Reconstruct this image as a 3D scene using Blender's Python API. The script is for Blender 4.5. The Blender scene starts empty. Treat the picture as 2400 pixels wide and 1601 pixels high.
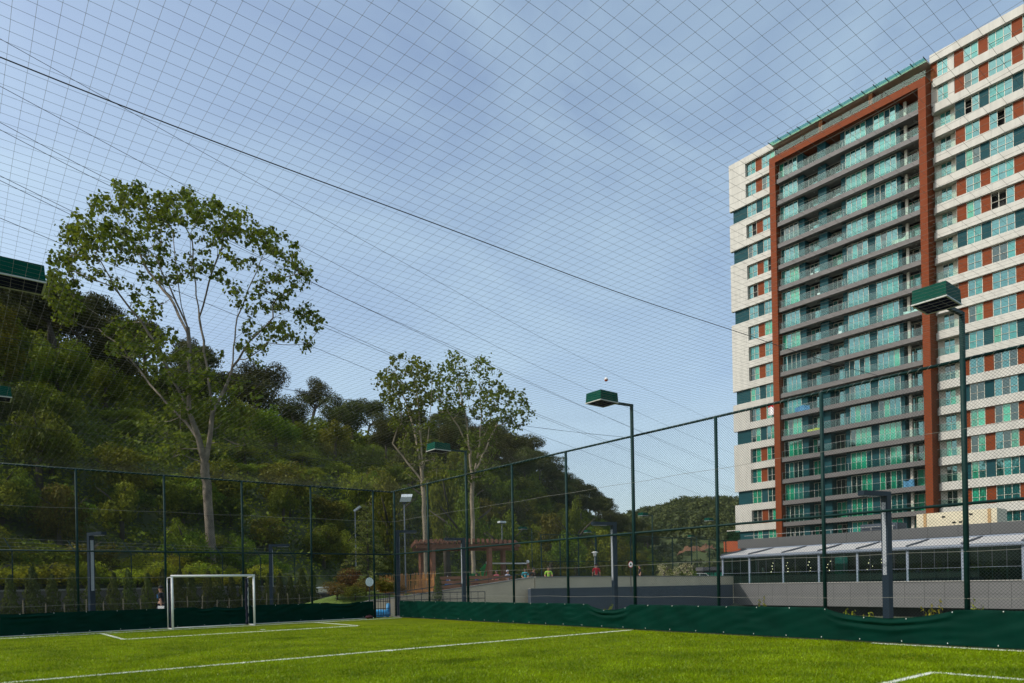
import bpy, bmesh, math, random
import numpy as np
from mathutils import Vector, Matrix

# ------------------------------------------------------------------ camera, sky, sun, exposure
scene = bpy.context.scene
FPX, PPX, PPY, EYE = 1645.5, 1200.0, 1365.8, 1.535      # the lens in photograph pixels, eye height
ROLL = math.atan(0.01925)
YAW = math.atan(1308.9 / FPX)
cam_data = bpy.data.cameras.new('camera')
cam = bpy.data.objects.new('camera', cam_data)
scene.collection.objects.link(cam)
cam_data.sensor_width = 36.0
cam_data.lens = 36.0 * FPX / 2400.0
cam_data.shift_y = (PPY - 800.5) / 2400.0
cam_data.clip_start = 0.05
cam_data.clip_end = 5000.0
cam.matrix_world = (Matrix.Translation((0, 0, EYE)) @ Matrix.Rotation(-YAW, 4, 'Z')
                    @ Matrix.Rotation(math.radians(90), 4, 'X') @ Matrix.Rotation(-ROLL, 4, 'Z'))
scene.camera = cam

SUN_AZ = math.radians(-66.0)          # from +Y towards +X
SUN_EL = math.radians(43.0)
world = bpy.data.worlds.new('World')
scene.world = world
world.use_nodes = True
wn, wl = world.node_tree.nodes, world.node_tree.links
wn.clear()
w_out = wn.new('ShaderNodeOutputWorld')
w_bg = wn.new('ShaderNodeBackground')
w_sky = wn.new('ShaderNodeTexSky')
w_sky.sky_type = 'NISHITA'
w_sky.sun_disc = False
w_sky.sun_elevation = SUN_EL
w_sky.sun_rotation = SUN_AZ
w_sky.altitude = 60
w_sky.air_density = 1.0
w_sky.dust_density = 2.8
w_sky.ozone_density = 0.7
w_bg.inputs['Strength'].default_value = 0.130
# thin high cirrus veil over the whole sky
w_tc = wn.new('ShaderNodeTexCoord')
w_map = wn.new('ShaderNodeMapping'); w_map.inputs['Scale'].default_value = (1.2, 2.2, 3.4)
w_map.inputs['Rotation'].default_value = (0.2, 0.1, 0.7)
w_no = wn.new('ShaderNodeTexNoise'); w_no.inputs['Scale'].default_value = 2.1
w_no.inputs['Detail'].default_value = 5; w_no.inputs['Roughness'].default_value = 0.55
w_no.inputs['Distortion'].default_value = 0.6
w_ramp = wn.new('ShaderNodeMapRange'); w_ramp.inputs['From Min'].default_value = 0.130
w_ramp.inputs['From Max'].default_value = 0.95; w_ramp.inputs['To Max'].default_value = 0.62
w_mix = wn.new('ShaderNodeMix'); w_mix.data_type = 'RGBA'
w_mix.inputs['B'].default_value = (3.55, 4.65, 5.15, 1)
wl.new(w_tc.outputs['Generated'], w_map.inputs['Vector'])
wl.new(w_map.outputs['Vector'], w_no.inputs['Vector'])
wl.new(w_no.outputs['Fac'], w_ramp.inputs['Value'])
wl.new(w_ramp.outputs['Result'], w_mix.inputs['Factor'])
wl.new(w_sky.outputs['Color'], w_mix.inputs['A'])
wl.new(w_mix.outputs['Result'], w_bg.inputs['Color'])
wl.new(w_bg.outputs['Background'], w_out.inputs['Surface'])

sun_data = bpy.data.lights.new('sun', 'SUN')
sun_data.energy = 2.05
sun_data.angle = math.radians(0.6)
sun_data.color = (1.0, 0.95, 0.87)
sun = bpy.data.objects.new('sun', sun_data)
scene.collection.objects.link(sun)
to_sun = Vector((math.sin(SUN_AZ) * math.cos(SUN_EL), math.cos(SUN_AZ) * math.cos(SUN_EL), math.sin(SUN_EL)))
sun.rotation_euler = to_sun.to_track_quat('Z', 'Y').to_euler()
sun.location = (-30, 10, 40)

scene.view_settings.view_transform = 'Standard'
scene.view_settings.look = 'None'
scene.view_settings.exposure = 0.58
scene.view_settings.gamma = 1.0
scene.view_settings.use_curve_mapping = False
scene.render.engine = 'CYCLES'
scene.cycles.max_bounces = 7
scene.cycles.diffuse_bounces = 3
scene.cycles.glossy_bounces = 3
scene.cycles.transmission_bounces = 4
scene.cycles.transparent_max_bounces = 12
scene.cycles.use_denoising = True
scene.render.film_transparent = False

# ------------------------------------------------------------------ survey helpers (photograph pixel + distance -> place)
FW = Vector((math.sin(YAW), math.cos(YAW), 0)); RT = Vector((math.cos(YAW), -math.sin(YAW), 0))
def ray(px, py):
    x, y = px - PPX, PPY - py
    c, s = math.cos(-ROLL), math.sin(-ROLL)
    X, Y = c * x - s * y, s * x + c * y
    return FW * FPX + RT * X + Vector((0, 0, Y))
def at(px, py, d):
    return Vector((0, 0, EYE)) + ray(px, py) * (d / FPX)
def atz(px, d, z=0.0):
    r = ray(px, PPY); p = r * (d / FPX)
    return Vector((p.x, p.y, z))

rnd = random.Random(7)
C = scene.collection

# ------------------------------------------------------------------ object helpers
def offs(p):
    v = Vector((0, 0, 0))
    while p is not None:
        v += p.location; p = p.parent
    return v
def tag(o, label=None, cat=None, group=None, kind=None):
    if label: o['label'] = label
    if cat: o['category'] = cat
    if group: o['group'] = group
    if kind: o['kind'] = kind
    return o
def empty(name, loc, label, cat, group=None, rz=0.0):
    o = bpy.data.objects.new(name, None); C.objects.link(o)
    o.empty_display_size = 0.2
    o.location = loc; o.rotation_euler = (0, 0, rz)
    return tag(o, label, cat, group)
def inst(name, me, parent=None, loc=(0, 0, 0), rot=(0, 0, 0), scale=(1, 1, 1)):
    o = bpy.data.objects.new(name, me); C.objects.link(o)
    o.location = loc; o.rotation_euler = rot; o.scale = scale
    if parent is not None: o.parent = parent
    return o
def copy_tree(o, parent=None):
    c = o.copy(); C.objects.link(c); c.parent = parent
    for ch in list(o.children): copy_tree(ch, c)
    return c

class MB:
    def __init__(s): s.v = []; s.f = []
    def add(s, vs, fs):
        n = len(s.v); s.v += [tuple(v) for v in vs]; s.f += [tuple(i + n for i in f) for f in fs]; return s
    def box(s, x0, x1, y0, y1, z0, z1):
        return s.add([(x0,y0,z0),(x1,y0,z0),(x1,y1,z0),(x0,y1,z0),(x0,y0,z1),(x1,y0,z1),(x1,y1,z1),(x0,y1,z1)],
                     [(0,3,2,1),(4,5,6,7),(0,1,5,4),(1,2,6,5),(2,3,7,6),(3,0,4,7)])
    def hexa(s, b, t):
        return s.add(list(b) + list(t), [(0,3,2,1),(4,5,6,7),(0,1,5,4),(1,2,6,5),(2,3,7,6),(3,0,4,7)])
    def beam(s, a, b, w, h, up=Vector((0, 0, 1))):
        a, b = Vector(a), Vector(b); d = (b - a).normalized()
        sd = d.cross(up)
        if sd.length < 1e-4: sd = d.cross(Vector((1, 0, 0)))
        sd.normalize(); u = sd.cross(d).normalized()
        q = [(-1,-1),(1,-1),(1,1),(-1,1)]
        return s.add([a + sd*(i*w/2) + u*(j*h/2) for i, j in q] + [b + sd*(i*w/2) + u*(j*h/2) for i, j in q],
                     [(0,1,2,3),(7,6,5,4),(0,4,5,1),(1,5,6,2),(2,6,7,3),(3,7,4,0)])
    def tube(s, pts, r, n=6, cap=True):
        pts = [Vector(p) for p in pts]; m = len(pts)
        rs = r if isinstance(r, (list, tuple)) else [r] * m
        vs = []; prev = None
        for i, p in enumerate(pts):
            d = (pts[min(i+1, m-1)] - pts[max(i-1, 0)])
            d = d.normalized() if d.length > 1e-9 else Vector((0, 0, 1))
            if prev is None:
                x = d.cross(Vector((0, 0, 1)))
                if x.length < 1e-3: x = d.cross(Vector((1, 0, 0)))
            else:
                x = prev - d * prev.dot(d)
            x.normalize(); prev = x; y = d.cross(x)
            for k in range(n):
                a = 2 * math.pi * k / n
                vs.append(p + (x * math.cos(a) + y * math.sin(a)) * rs[i])
        fs = []
        for i in range(m - 1):
            for k in range(n):
                k2 = (k + 1) % n
                fs.append((i*n+k, i*n+k2, (i+1)*n+k2, (i+1)*n+k))
        if cap:
            fs.append(tuple(range(n - 1, -1, -1))); fs.append(tuple((m-1)*n + k for k in range(n)))
        return s.add(vs, fs)
    def ball(s, c, r, nu=8, nv=6, sz=1.0):
        c = Vector(c); vs = [c + Vector((0, 0, -r*sz))]; fs = []
        for j in range(1, nv):
            t = math.pi * j / nv - math.pi / 2
            for i in range(nu):
                a = 2 * math.pi * i / nu
                vs.append(c + Vector((math.cos(a)*math.cos(t)*r, math.sin(a)*math.cos(t)*r, math.sin(t)*r*sz)))
        vs.append(c + Vector((0, 0, r*sz))); L = len(vs) - 1
        for i in range(nu): fs.append((0, 1 + (i+1) % nu, 1 + i))
        for j in range(nv - 2):
            for i in range(nu):
                a, b = 1 + j*nu + i, 1 + j*nu + (i+1) % nu
                fs.append((a, b, b + nu, a + nu))
        for i in range(nu): fs.append((L, 1 + (nv-2)*nu + i, 1 + (nv-2)*nu + (i+1) % nu))
        return s.add(vs, fs)
    def mesh(s, name, mat, shift=None, smooth=False):
        me = bpy.data.meshes.new(name)
        vs = s.v if shift is None else [(x - shift[0], y - shift[1], z - shift[2]) for x, y, z in s.v]
        me.from_pydata(vs, [], s.f); me.update()
        if mat is not None: me.materials.append(mat)
        if smooth: me.polygons.foreach_set('use_smooth', [True] * len(me.polygons))
        return me
    def base(s):
        a = np.array(s.v); lo, hi = a.min(0), a.max(0)
        return Vector(((lo[0]+hi[0])/2, (lo[1]+hi[1])/2, lo[2]))
    def obj(s, name, mat, parent=None, world=True, smooth=False):
        """world: vertices are world places. A top-level mesh gets its origin at its base."""
        if parent is None:
            b = s.base(); o = inst(name, s.mesh(name, mat, b, smooth)); o.location = b
        else:
            o = inst(name, s.mesh(name, mat, offs(parent) if world else None, smooth), parent)
        return o

def np_mesh(name, V, F, mat, smooth=False):
    """V (n,3), F (m,k) arrays -> mesh"""
    V = np.ascontiguousarray(V, dtype=np.float32); F = np.ascontiguousarray(F, dtype=np.int32)
    me = bpy.data.meshes.new(name); m, k = F.shape
    me.vertices.add(len(V)); me.vertices.foreach_set('co', V.ravel())
    me.loops.add(m * k); me.loops.foreach_set('vertex_index', F.ravel())
    me.polygons.add(m); me.polygons.foreach_set('loop_start', np.arange(0, m*k, k, dtype=np.int32))
    me.update(calc_edges=True)
    if mat is not None: me.materials.append(mat)
    if smooth: me.polygons.foreach_set('use_smooth', [True] * m)
    return me

# ------------------------------------------------------------------ materials
MATS = {}
def mat(name, col, rough=0.6, var=0.12, scale=3.0, bump=0.0, bscale=40.0, metal=0.0, spec=0.4, stretch=None, col2=None, detail=4):
    if name in MATS: return MATS[name]
    m = bpy.data.materials.new(name); m.use_nodes = True; MATS[name] = m
    n, l = m.node_tree.nodes, m.node_tree.links
    b = n['Principled BSDF']
    b.inputs['Roughness'].default_value = rough; b.inputs['Metallic'].default_value = metal
    b.inputs['Specular IOR Level'].default_value = spec
    tc = n.new('ShaderNodeTexCoord'); mp = n.new('ShaderNodeMapping')
    if stretch: mp.inputs['Scale'].default_value = stretch
    l.new(tc.outputs['Object'], mp.inputs['Vector'])
    no = n.new('ShaderNodeTexNoise'); no.inputs['Scale'].default_value = scale; no.inputs['Detail'].default_value = detail
    no.inputs['Roughness'].default_value = 0.62
    l.new(mp.outputs['Vector'], no.inputs['Vector'])
    mx = n.new('ShaderNodeMix'); mx.data_type = 'RGBA'
    c2 = col2 or tuple(c * (1 + var) for c in col)
    c1 = tuple(c * (1 - var) for c in col) if not col2 else col
    mx.inputs['A'].default_value = (*c1, 1); mx.inputs['B'].default_value = (*c2, 1)
    mr = n.new('ShaderNodeMapRange'); mr.inputs['From Min'].default_value = 0.3; mr.inputs['From Max'].default_value = 0.7
    l.new(no.outputs['Fac'], mr.inputs['Value']); l.new(mr.outputs['Result'], mx.inputs['Factor'])
    l.new(mx.outputs['Result'], b.inputs['Base Color'])
    if bump:
        n2 = n.new('ShaderNodeTexNoise'); n2.inputs['Scale'].default_value = bscale; n2.inputs['Detail'].default_value = 3
        l.new(mp.outputs['Vector'], n2.inputs['Vector'])
        bp = n.new('ShaderNodeBump'); bp.inputs['Strength'].default_value = bump; bp.inputs['Distance'].default_value = 0.02
        l.new(n2.outputs['Fac'], bp.inputs['Height']); l.new(bp.outputs['Normal'], b.inputs['Normal'])
    return m
def leaf_mat(name, col, col2, trans=0.35, vary=0.25, scale=0.6, rough=0.55):
    """leaves: diffuse + translucent + a little sheen; hue varies through the crown and from plant to plant"""
    if name in MATS: return MATS[name]
    m = bpy.data.materials.new(name); m.use_nodes = True; MATS[name] = m
    n, l = m.node_tree.nodes, m.node_tree.links; n.clear()
    out = n.new('ShaderNodeOutputMaterial')
    geo = n.new('ShaderNodeNewGeometry'); oi = n.new('ShaderNodeObjectInfo')
    no = n.new('ShaderNodeTexNoise'); no.inputs['Scale'].default_value = scale; no.inputs['Detail'].default_value = 3
    l.new(geo.outputs['Position'], no.inputs['Vector'])
    mr = n.new('ShaderNodeMapRange'); mr.inputs['From Min'].default_value = 0.35; mr.inputs['From Max'].default_value = 0.65
    l.new(no.outputs['Fac'], mr.inputs['Value'])
    mx = n.new('ShaderNodeMix'); mx.data_type = 'RGBA'
    mx.inputs['A'].default_value = (*col, 1); mx.inputs['B'].default_value = (*col2, 1)
    l.new(mr.outputs['Result'], mx.inputs['Factor'])
    # leaf to leaf and plant to plant brightness
    ad = n.new('ShaderNodeMath'); ad.operation = 'MULTIPLY_ADD'; ad.inputs[1].default_value = vary * 1.6; ad.inputs[2].default_value = 1 - vary * 0.8
    l.new(oi.outputs['Random'], ad.inputs[0])
    ai = n.new('ShaderNodeMath'); ai.operation = 'MULTIPLY_ADD'; ai.inputs[1].default_value = 0.7; ai.inputs[2].default_value = 0.65
    l.new(geo.outputs['Random Per Island'], ai.inputs[0])
    mu = n.new('ShaderNodeMath'); mu.operation = 'MULTIPLY'
    l.new(ad.outputs[0], mu.inputs[0]); l.new(ai.outputs[0], mu.inputs[1])
    hs = n.new('ShaderNodeHueSaturation'); l.new(mx.outputs['Result'], hs.inputs['Color']); l.new(mu.outputs[0], hs.inputs['Value'])
    hm = n.new('ShaderNodeMath'); hm.operation = 'MULTIPLY_ADD'; hm.inputs[1].default_value = 0.05; hm.inputs[2].default_value = 0.475
    l.new(oi.outputs['Random'], hm.inputs[0]); l.new(hm.outputs[0], hs.inputs['Hue'])
    df = n.new('ShaderNodeBsdfDiffuse'); tr = n.new('ShaderNodeBsdfTranslucent'); gl = n.new('ShaderNodeBsdfGlossy')
    gl.inputs['Roughness'].default_value = rough; gl.inputs['Color'].default_value = (0.8, 0.85, 0.8, 1)
    l.new(hs.outputs['Color'], df.inputs['Color'])
    ht = n.new('ShaderNodeHueSaturation'); ht.inputs['Value'].default_value = 1.5; ht.inputs['Hue'].default_value = 0.485
    l.new(hs.outputs['Color'], ht.inputs['Color']); l.new(ht.outputs['Color'], tr.inputs['Color'])
    m1 = n.new('ShaderNodeMixShader'); m1.inputs[0].default_value = trans
    l.new(df.outputs[0], m1.inputs[1]); l.new(tr.outputs[0], m1.inputs[2])
    m2 = n.new('ShaderNodeMixShader'); m2.inputs[0].default_value = 0.012
    l.new(m1.outputs[0], m2.inputs[1]); l.new(gl.outputs[0], m2.inputs[2])
    l.new(m2.outputs[0], out.inputs['Surface'])
    return m
def glass_mat(name, tint, body, fac_gloss=0.35, rough=0.03, gloss=(0.7, 0.85, 0.9)):
    """tinted pane backed by a curtain or a dim room: diffuse body seen through a mirror-like surface"""
    if name in MATS: return MATS[name]
    m = bpy.data.materials.new(name); m.use_nodes = True; MATS[name] = m
    n, l = m.node_tree.nodes, m.node_tree.links; n.clear()
    out = n.new('ShaderNodeOutputMaterial')
    df = n.new('ShaderNodeBsdfDiffuse'); gl = n.new('ShaderNodeBsdfGlossy'); mx = n.new('ShaderNodeMixShader')
    oi = n.new('ShaderNodeObjectInfo'); hs = n.new('ShaderNodeHueSaturation')
    hs.inputs['Color'].default_value = (*body, 1)
    v = n.new('ShaderNodeMath'); v.operation = 'MULTIPLY_ADD'; v.inputs[1].default_value = 1.0; v.inputs[2].default_value = 0.45
    l.new(oi.outputs['Random'], v.inputs[0]); l.new(v.outputs[0], hs.inputs['Value'])
    tc = n.new('ShaderNodeTexCoord'); wv = n.new('ShaderNodeTexNoise'); wv.inputs['Scale'].default_value = 2.2
    mp = n.new('ShaderNodeMapping'); mp.inputs['Scale'].default_value = (1, 4, 0.4)
    l.new(tc.outputs['Object'], mp.inputs['Vector']); l.new(mp.outputs['Vector'], wv.inputs['Vector'])
    mc = n.new('ShaderNodeMix'); mc.data_type = 'RGBA'; mc.inputs['B'].default_value = (*tint, 1)
    mm = n.new('ShaderNodeMapRange'); mm.inputs['From Min'].default_value = 0.4; mm.inputs['From Max'].default_value = 0.7; mm.inputs['To Max'].default_value = 0.6
    l.new(wv.outputs['Fac'], mm.inputs['Value']); l.new(mm.outputs['Result'], mc.inputs['Factor'])
    l.new(hs.outputs['Color'], mc.inputs['A']); l.new(mc.outputs['Result'], df.inputs['Color'])
    gl.inputs['Color'].default_value = (*gloss, 1); gl.inputs['Roughness'].default_value = rough
    mx.inputs[0].default_value = fac_gloss
    l.new(df.outputs[0], mx.inputs[1]); l.new(gl.outputs[0], mx.inputs[2]); l.new(mx.outputs[0], out.inputs['Surface'])
    return m
def clear_glass(name, tint, fac=0.18):
    if name in MATS: return MATS[name]
    m = bpy.data.materials.new(name); m.use_nodes = True; MATS[name] = m
    n, l = m.node_tree.nodes, m.node_tree.links; n.clear()
    out = n.new('ShaderNodeOutputMaterial'); t = n.new('ShaderNodeBsdfTransparent'); g = n.new('ShaderNodeBsdfGlossy')
    t.inputs['Color'].default_value = (*tint, 1); g.inputs['Roughness'].default_value = 0.04
    g.inputs['Color'].default_value = (0.75, 0.95, 0.92, 1)
    x = n.new('ShaderNodeMixShader'); x.inputs[0].default_value = fac
    l.new(t.outputs[0], x.inputs[1]); l.new(g.outputs[0], x.inputs[2]); l.new(x.outputs[0], out.inputs['Surface'])
    return m
def emit_mat(name, col, s):
    m = bpy.data.materials.new(name); m.use_nodes = True; MATS[name] = m
    n, l = m.node_tree.nodes, m.node_tree.links; n.clear()
    out = n.new('ShaderNodeOutputMaterial'); e = n.new('ShaderNodeEmission')
    e.inputs['Color'].default_value = (*col, 1); e.inputs['Strength'].default_value = s
    l.new(e.outputs[0], out.inputs['Surface']); return m

# ================================================================== ground, pitch
def sstep(a, b, x):
    t = np.clip((np.asarray(x, float) - a) / (b - a), 0, 1); return t * t * (3 - 2 * t)
M_ground = mat('dry_ground', (0.10, 0.10, 0.075), 0.95, col2=(0.055, 0.075, 0.03), scale=0.35, bump=0.4, bscale=6)
xs = np.concatenate([[-700, -420, -240, -140], np.arange(-80, 150, 4.0), [180, 260, 420, 700]])
ys = np.concatenate([[-700, -400, -200, -80], np.arange(-40, 130, 4.0), [160, 260, 420, 700]])
def ground_z(x, y):
    return -0.12 - 1.75 * sstep(23, 33, x) * (1 - sstep(37, 43, y))
GX, GY = np.meshgrid(xs, ys, indexing='ij')
GV = np.stack([GX, GY, ground_z(GX, GY)], -1).reshape(-1, 3)
ni, nj = GX.shape
ii, jj = np.meshgrid(np.arange(ni - 1), np.arange(nj - 1), indexing='ij')
q0 = (ii * nj + jj).ravel()
GF = np.stack([q0, q0 + nj, q0 + nj + 1, q0 + 1], -1)
tag(inst('ground', np_mesh('ground', GV, GF, M_ground, True)), kind='structure')

X0, X1, Y0, Y1 = -0.5, 16.53, -0.4, 30.0         # the fenced pitch
# turf: fibre streaks, rubber crumb specks, worn patches
def turf_material():
    m = bpy.data.materials.new('artificial_turf'); m.use_nodes = True
    n, l = m.node_tree.nodes, m.node_tree.links; b = n['Principled BSDF']
    b.inputs['Roughness'].default_value = 0.75; b.inputs['Specular IOR Level'].default_value = 0.04
    tc = n.new('ShaderNodeTexCoord')
    def noise(sc, det, st=(1, 1, 1)):
        mp = n.new('ShaderNodeMapping'); mp.inputs['Scale'].default_value = st
        l.new(tc.outputs['Object'], mp.inputs['Vector'])
        t = n.new('ShaderNodeTexNoise'); t.inputs['Scale'].default_value = sc; t.inputs['Detail'].default_value = det
        t.inputs['Roughness'].default_value = 0.65
        l.new(mp.outputs['Vector'], t.inputs['Vector']); return t
    fine = noise(34, 4, (1, 1.6, 1)); mid = noise(2.6, 4); big = noise(0.32, 3)
    def rng(nd, a, b_):
        r = n.new('ShaderNodeMapRange'); r.inputs['From Min'].default_value = a; r.inputs['From Max'].default_value = b_
        l.new(nd.outputs['Fac'], r.inputs['Value']); return r
    m1 = n.new('ShaderNodeMix'); m1.data_type = 'RGBA'
    m1.inputs['A'].default_value = (0.060, 0.082, 0.002, 1); m1.inputs['B'].default_value = (0.190, 0.255, 0.002, 1)
    l.new(rng(fine, 0.34, 0.66).outputs['Result'], m1.inputs['Factor'])
    m2 = n.new('ShaderNodeMix'); m2.data_type = 'RGBA'; m2.blend_type = 'MULTIPLY'; m2.inputs['Factor'].default_value = 1
    m2.inputs['B'].default_value = (1, 1, 1, 1)
    mc = n.new('ShaderNodeMix'); mc.data_type = 'RGBA'
    mc.inputs['A'].default_value = (0.72, 0.76, 0.8, 1); mc.inputs['B'].default_value = (1.12, 1.06, 1, 1)
    l.new(rng(mid, 0.3, 0.65).outputs['Result'], mc.inputs['Factor'])
    l.new(m1.outputs['Result'], m2.inputs['A']); l.new(mc.outputs['Result'], m2.inputs['B'])
    m3 = n.new('ShaderNodeMix'); m3.data_type = 'RGBA'; m3.blend_type = 'MULTIPLY'; m3.inputs['Factor'].default_value = 1
    mb = n.new('ShaderNodeMix'); mb.data_type = 'RGBA'
    mb.inputs['A'].default_value = (0.80, 0.84, 0.9, 1); mb.inputs['B'].default_value = (1.1, 1.05, 1, 1)
    l.new(rng(big, 0.35, 0.62).outputs['Result'], mb.inputs['Factor'])
    l.new(m2.outputs['Result'], m3.inputs['A']); l.new(mb.outputs['Result'], m3.inputs['B'])
    l.new(m3.outputs['Result'], b.inputs['Base Color'])
    bp = n.new('ShaderNodeBump'); bp.inputs['Strength'].default_value = 0.6; bp.inputs['Distance'].default_value = 0.02
    l.new(fine.outputs['Fac'], bp.inputs['Height']); l.new(bp.outputs['Normal'], b.inputs['Normal'])
    return m
M_turf = turf_material()
pitch = MB().box(X0 - 1.2, X1 - 0.05, Y0 - 1.2, Y1 - 0.03, -0.15, 0.0).obj('pitch', M_turf)
tag(pitch, kind='structure')
M_kerb = mat('concrete_kerb', (0.16, 0.155, 0.14), 0.9, 0.3, 6, 0.3)
tag(MB().box(X1 - 0.05, X1 + 0.30, Y0, Y1 + 0.3, -0.12, 0.045).obj('kerb', M_kerb), kind='structure')
tag(MB().box(X0, 15.45, Y1 - 0.03, Y1 + 0.3, -0.12, 0.045).obj('kerb', M_kerb), kind='structure')
M_path = mat('paving', (0.24, 0.235, 0.22), 0.9, 0.18, 1.2, 0.2, 20)
pth = MB(); pth.add([(-12, 30.35, -0.09), (15.4, 30.35, -0.09), (22.5, 30.35, -0.09), (22.5, 38, -0.09), (13, 42.0, -0.09), (-12, 32.2, -0.09)], [(0, 1, 2, 3, 4, 5)])
tag(pth.obj('path', M_path), kind='structure')
pth = MB(); pth.add([(16.9, -3, -0.094), (22.4, -3, -0.094), (22.4, 30.3, -0.094), (16.9, 30.3, -0.094)], [(0, 1, 2, 3)])
tag(pth.obj('path', M_path), kind='structure')

# painted lines
M_line = mat('line_paint', (0.74, 0.76, 0.70), 0.85, 0.10, 30, 0.3, 60)
LW = 0.075
LINES = [((0.2, 28.72), (16.25, 28.72)), ((4.10, 24.60), (12.05, 24.60)), ((4.10, 24.64), (4.10, 28.68)), ((12.05, 24.64), (12.05, 28.68)),
         ((0.2, 14.65), (16.30, 14.65)), ((4.1, 4.50), (11.95, 4.50)), ((11.95, 0.6), (11.95, 4.46)), ((16.28, 0.6), (16.28, 7.4))]
for a, b in LINES:
    a, b = Vector((*a, 0)), Vector((*b, 0)); d = (b - a).normalized(); s = Vector((-d.y, d.x, 0)) * LW / 2
    n = max(2, int((b - a).length / 0.25)); vs = []; fs = []
    for i in range(n + 1):
        p = a.lerp(b, i / n); w1, w2 = rnd.uniform(0.82, 1.15), rnd.uniform(0.82, 1.15)
        vs += [p + s * w1 + Vector((0, 0, .004)), p - s * w2 + Vector((0, 0, .004))]
        if i: fs.append((2*i-2, 2*i-1, 2*i+1, 2*i))
    tag(MB().add(vs, fs).obj('pitch_line', M_line), kind='structure')
for cx, cy, r in ((7.93, 14.65, 0.16), (8.8, 25.7, 0.10)):
    vs = [(cx + math.cos(a) * r * rnd.uniform(.9, 1.1), cy + math.sin(a) * r * rnd.uniform(.9, 1.1), 0.008) for a in np.linspace(0, 2*math.pi, 18, endpoint=False)]
    tag(MB().add(vs, [tuple(range(18))]).obj('penalty_spot', M_line), kind='structure')

# turf fibres standing up from the carpet (thin out with distance)
def blades(n, seed, on_line):
    g = np.random.default_rng(seed)
    if on_line:
        P = []
        for a, b in LINES:
            a, b = np.array(a), np.array(b); L = np.linalg.norm(b - a); k = int(L * 620)
            t = g.random(k)[:, None]; p = a + (b - a) * t
            dd = (b - a) / L; p = p + np.array([-dd[1], dd[0]]) * (g.random(k)[:, None] - 0.5) * LW * 1.25
            P.append(p)
        P = np.concatenate(P)
    else:
        d = 9.0 * (27.0 / 9.0) ** g.random(n); lat = (g.random(n) * 2 - 1) * 0.82 * d
        P = np.stack([FW.x * d + RT.x * lat, FW.y * d + RT.y * lat], -1)
        k = (P[:, 0] > X0) & (P[:, 0] < X1 - 0.12) & (P[:, 1] > 0) & (P[:, 1] < Y1 - 0.15)
        for a, b in LINES:
            if a[1] == b[1]: k &= ~((abs(P[:, 1] - a[1]) < LW * .55) & (P[:, 0] > min(a[0], b[0]) - .03) & (P[:, 0] < max(a[0], b[0]) + .03))
            else: k &= ~((abs(P[:, 0] - a[0]) < LW * .55) & (P[:, 1] > min(a[1], b[1])) & (P[:, 1] < max(a[1], b[1])))
        P = P[k]
    n = len(P); az = g.random(n) * 6.283; ln = g.random(n) * 6.283
    w = 0.004 + 0.004 * g.random(n); h = (0.022 + 0.026 * g.random(n)) * (0.6 if on_line else 1.0)
    tilt = 0.015 + 0.03 * g.random(n)
    V = np.zeros((n, 3, 3))
    V[:, 0, 0] = P[:, 0] + np.cos(az) * w; V[:, 0, 1] = P[:, 1] + np.sin(az) * w
    V[:, 1, 0] = P[:, 0] - np.cos(az) * w; V[:, 1, 1] = P[:, 1] - np.sin(az) * w
    V[:, 2, 0] = P[:, 0] + np.cos(ln) * tilt; V[:, 2, 1] = P[:, 1] + np.sin(ln) * tilt; V[:, 2, 2] = h
    V[:, :2, 2] = -0.002
    return V.reshape(-1, 3), np.arange(n * 3).reshape(n, 3)
M_blade = leaf_mat('turf_fibre', (0.100, 0.148, 0.001), (0.235, 0.305, 0.002), 0.25, 0.0, 0.75, 0.4)
M_wblade = leaf_mat('white_fibre', (0.72, 0.74, 0.68), (0.62, 0.66, 0.52), 0.2, 0.0, 3.0)
V, F = blades(330000, 3, False)
tag(inst('turf_fibres', np_mesh('turf_fibres', V, F, M_blade)), 'bright green plastic grass fibres covering the football pitch', 'turf', kind='stuff')
V, F = blades(0, 4, True)
tag(inst('line_fibres', np_mesh('line_fibres', V, F, M_wblade)), 'white plastic grass fibres along the painted pitch lines', 'turf', kind='stuff')

# ================================================================== fences round the pitch
M_post = mat('green_coated_steel', (0.003, 0.024, 0.022), 0.6, 0.2, 4, 0.05, 30, spec=0.18)
M_wire = mat('green_coated_wire', (0.012, 0.026, 0.023), 0.6, 0.2, 4)
M_galv = mat('tension_wire_steel', (0.20, 0.20, 0.17), 0.6, 0.2, 8)

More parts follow.
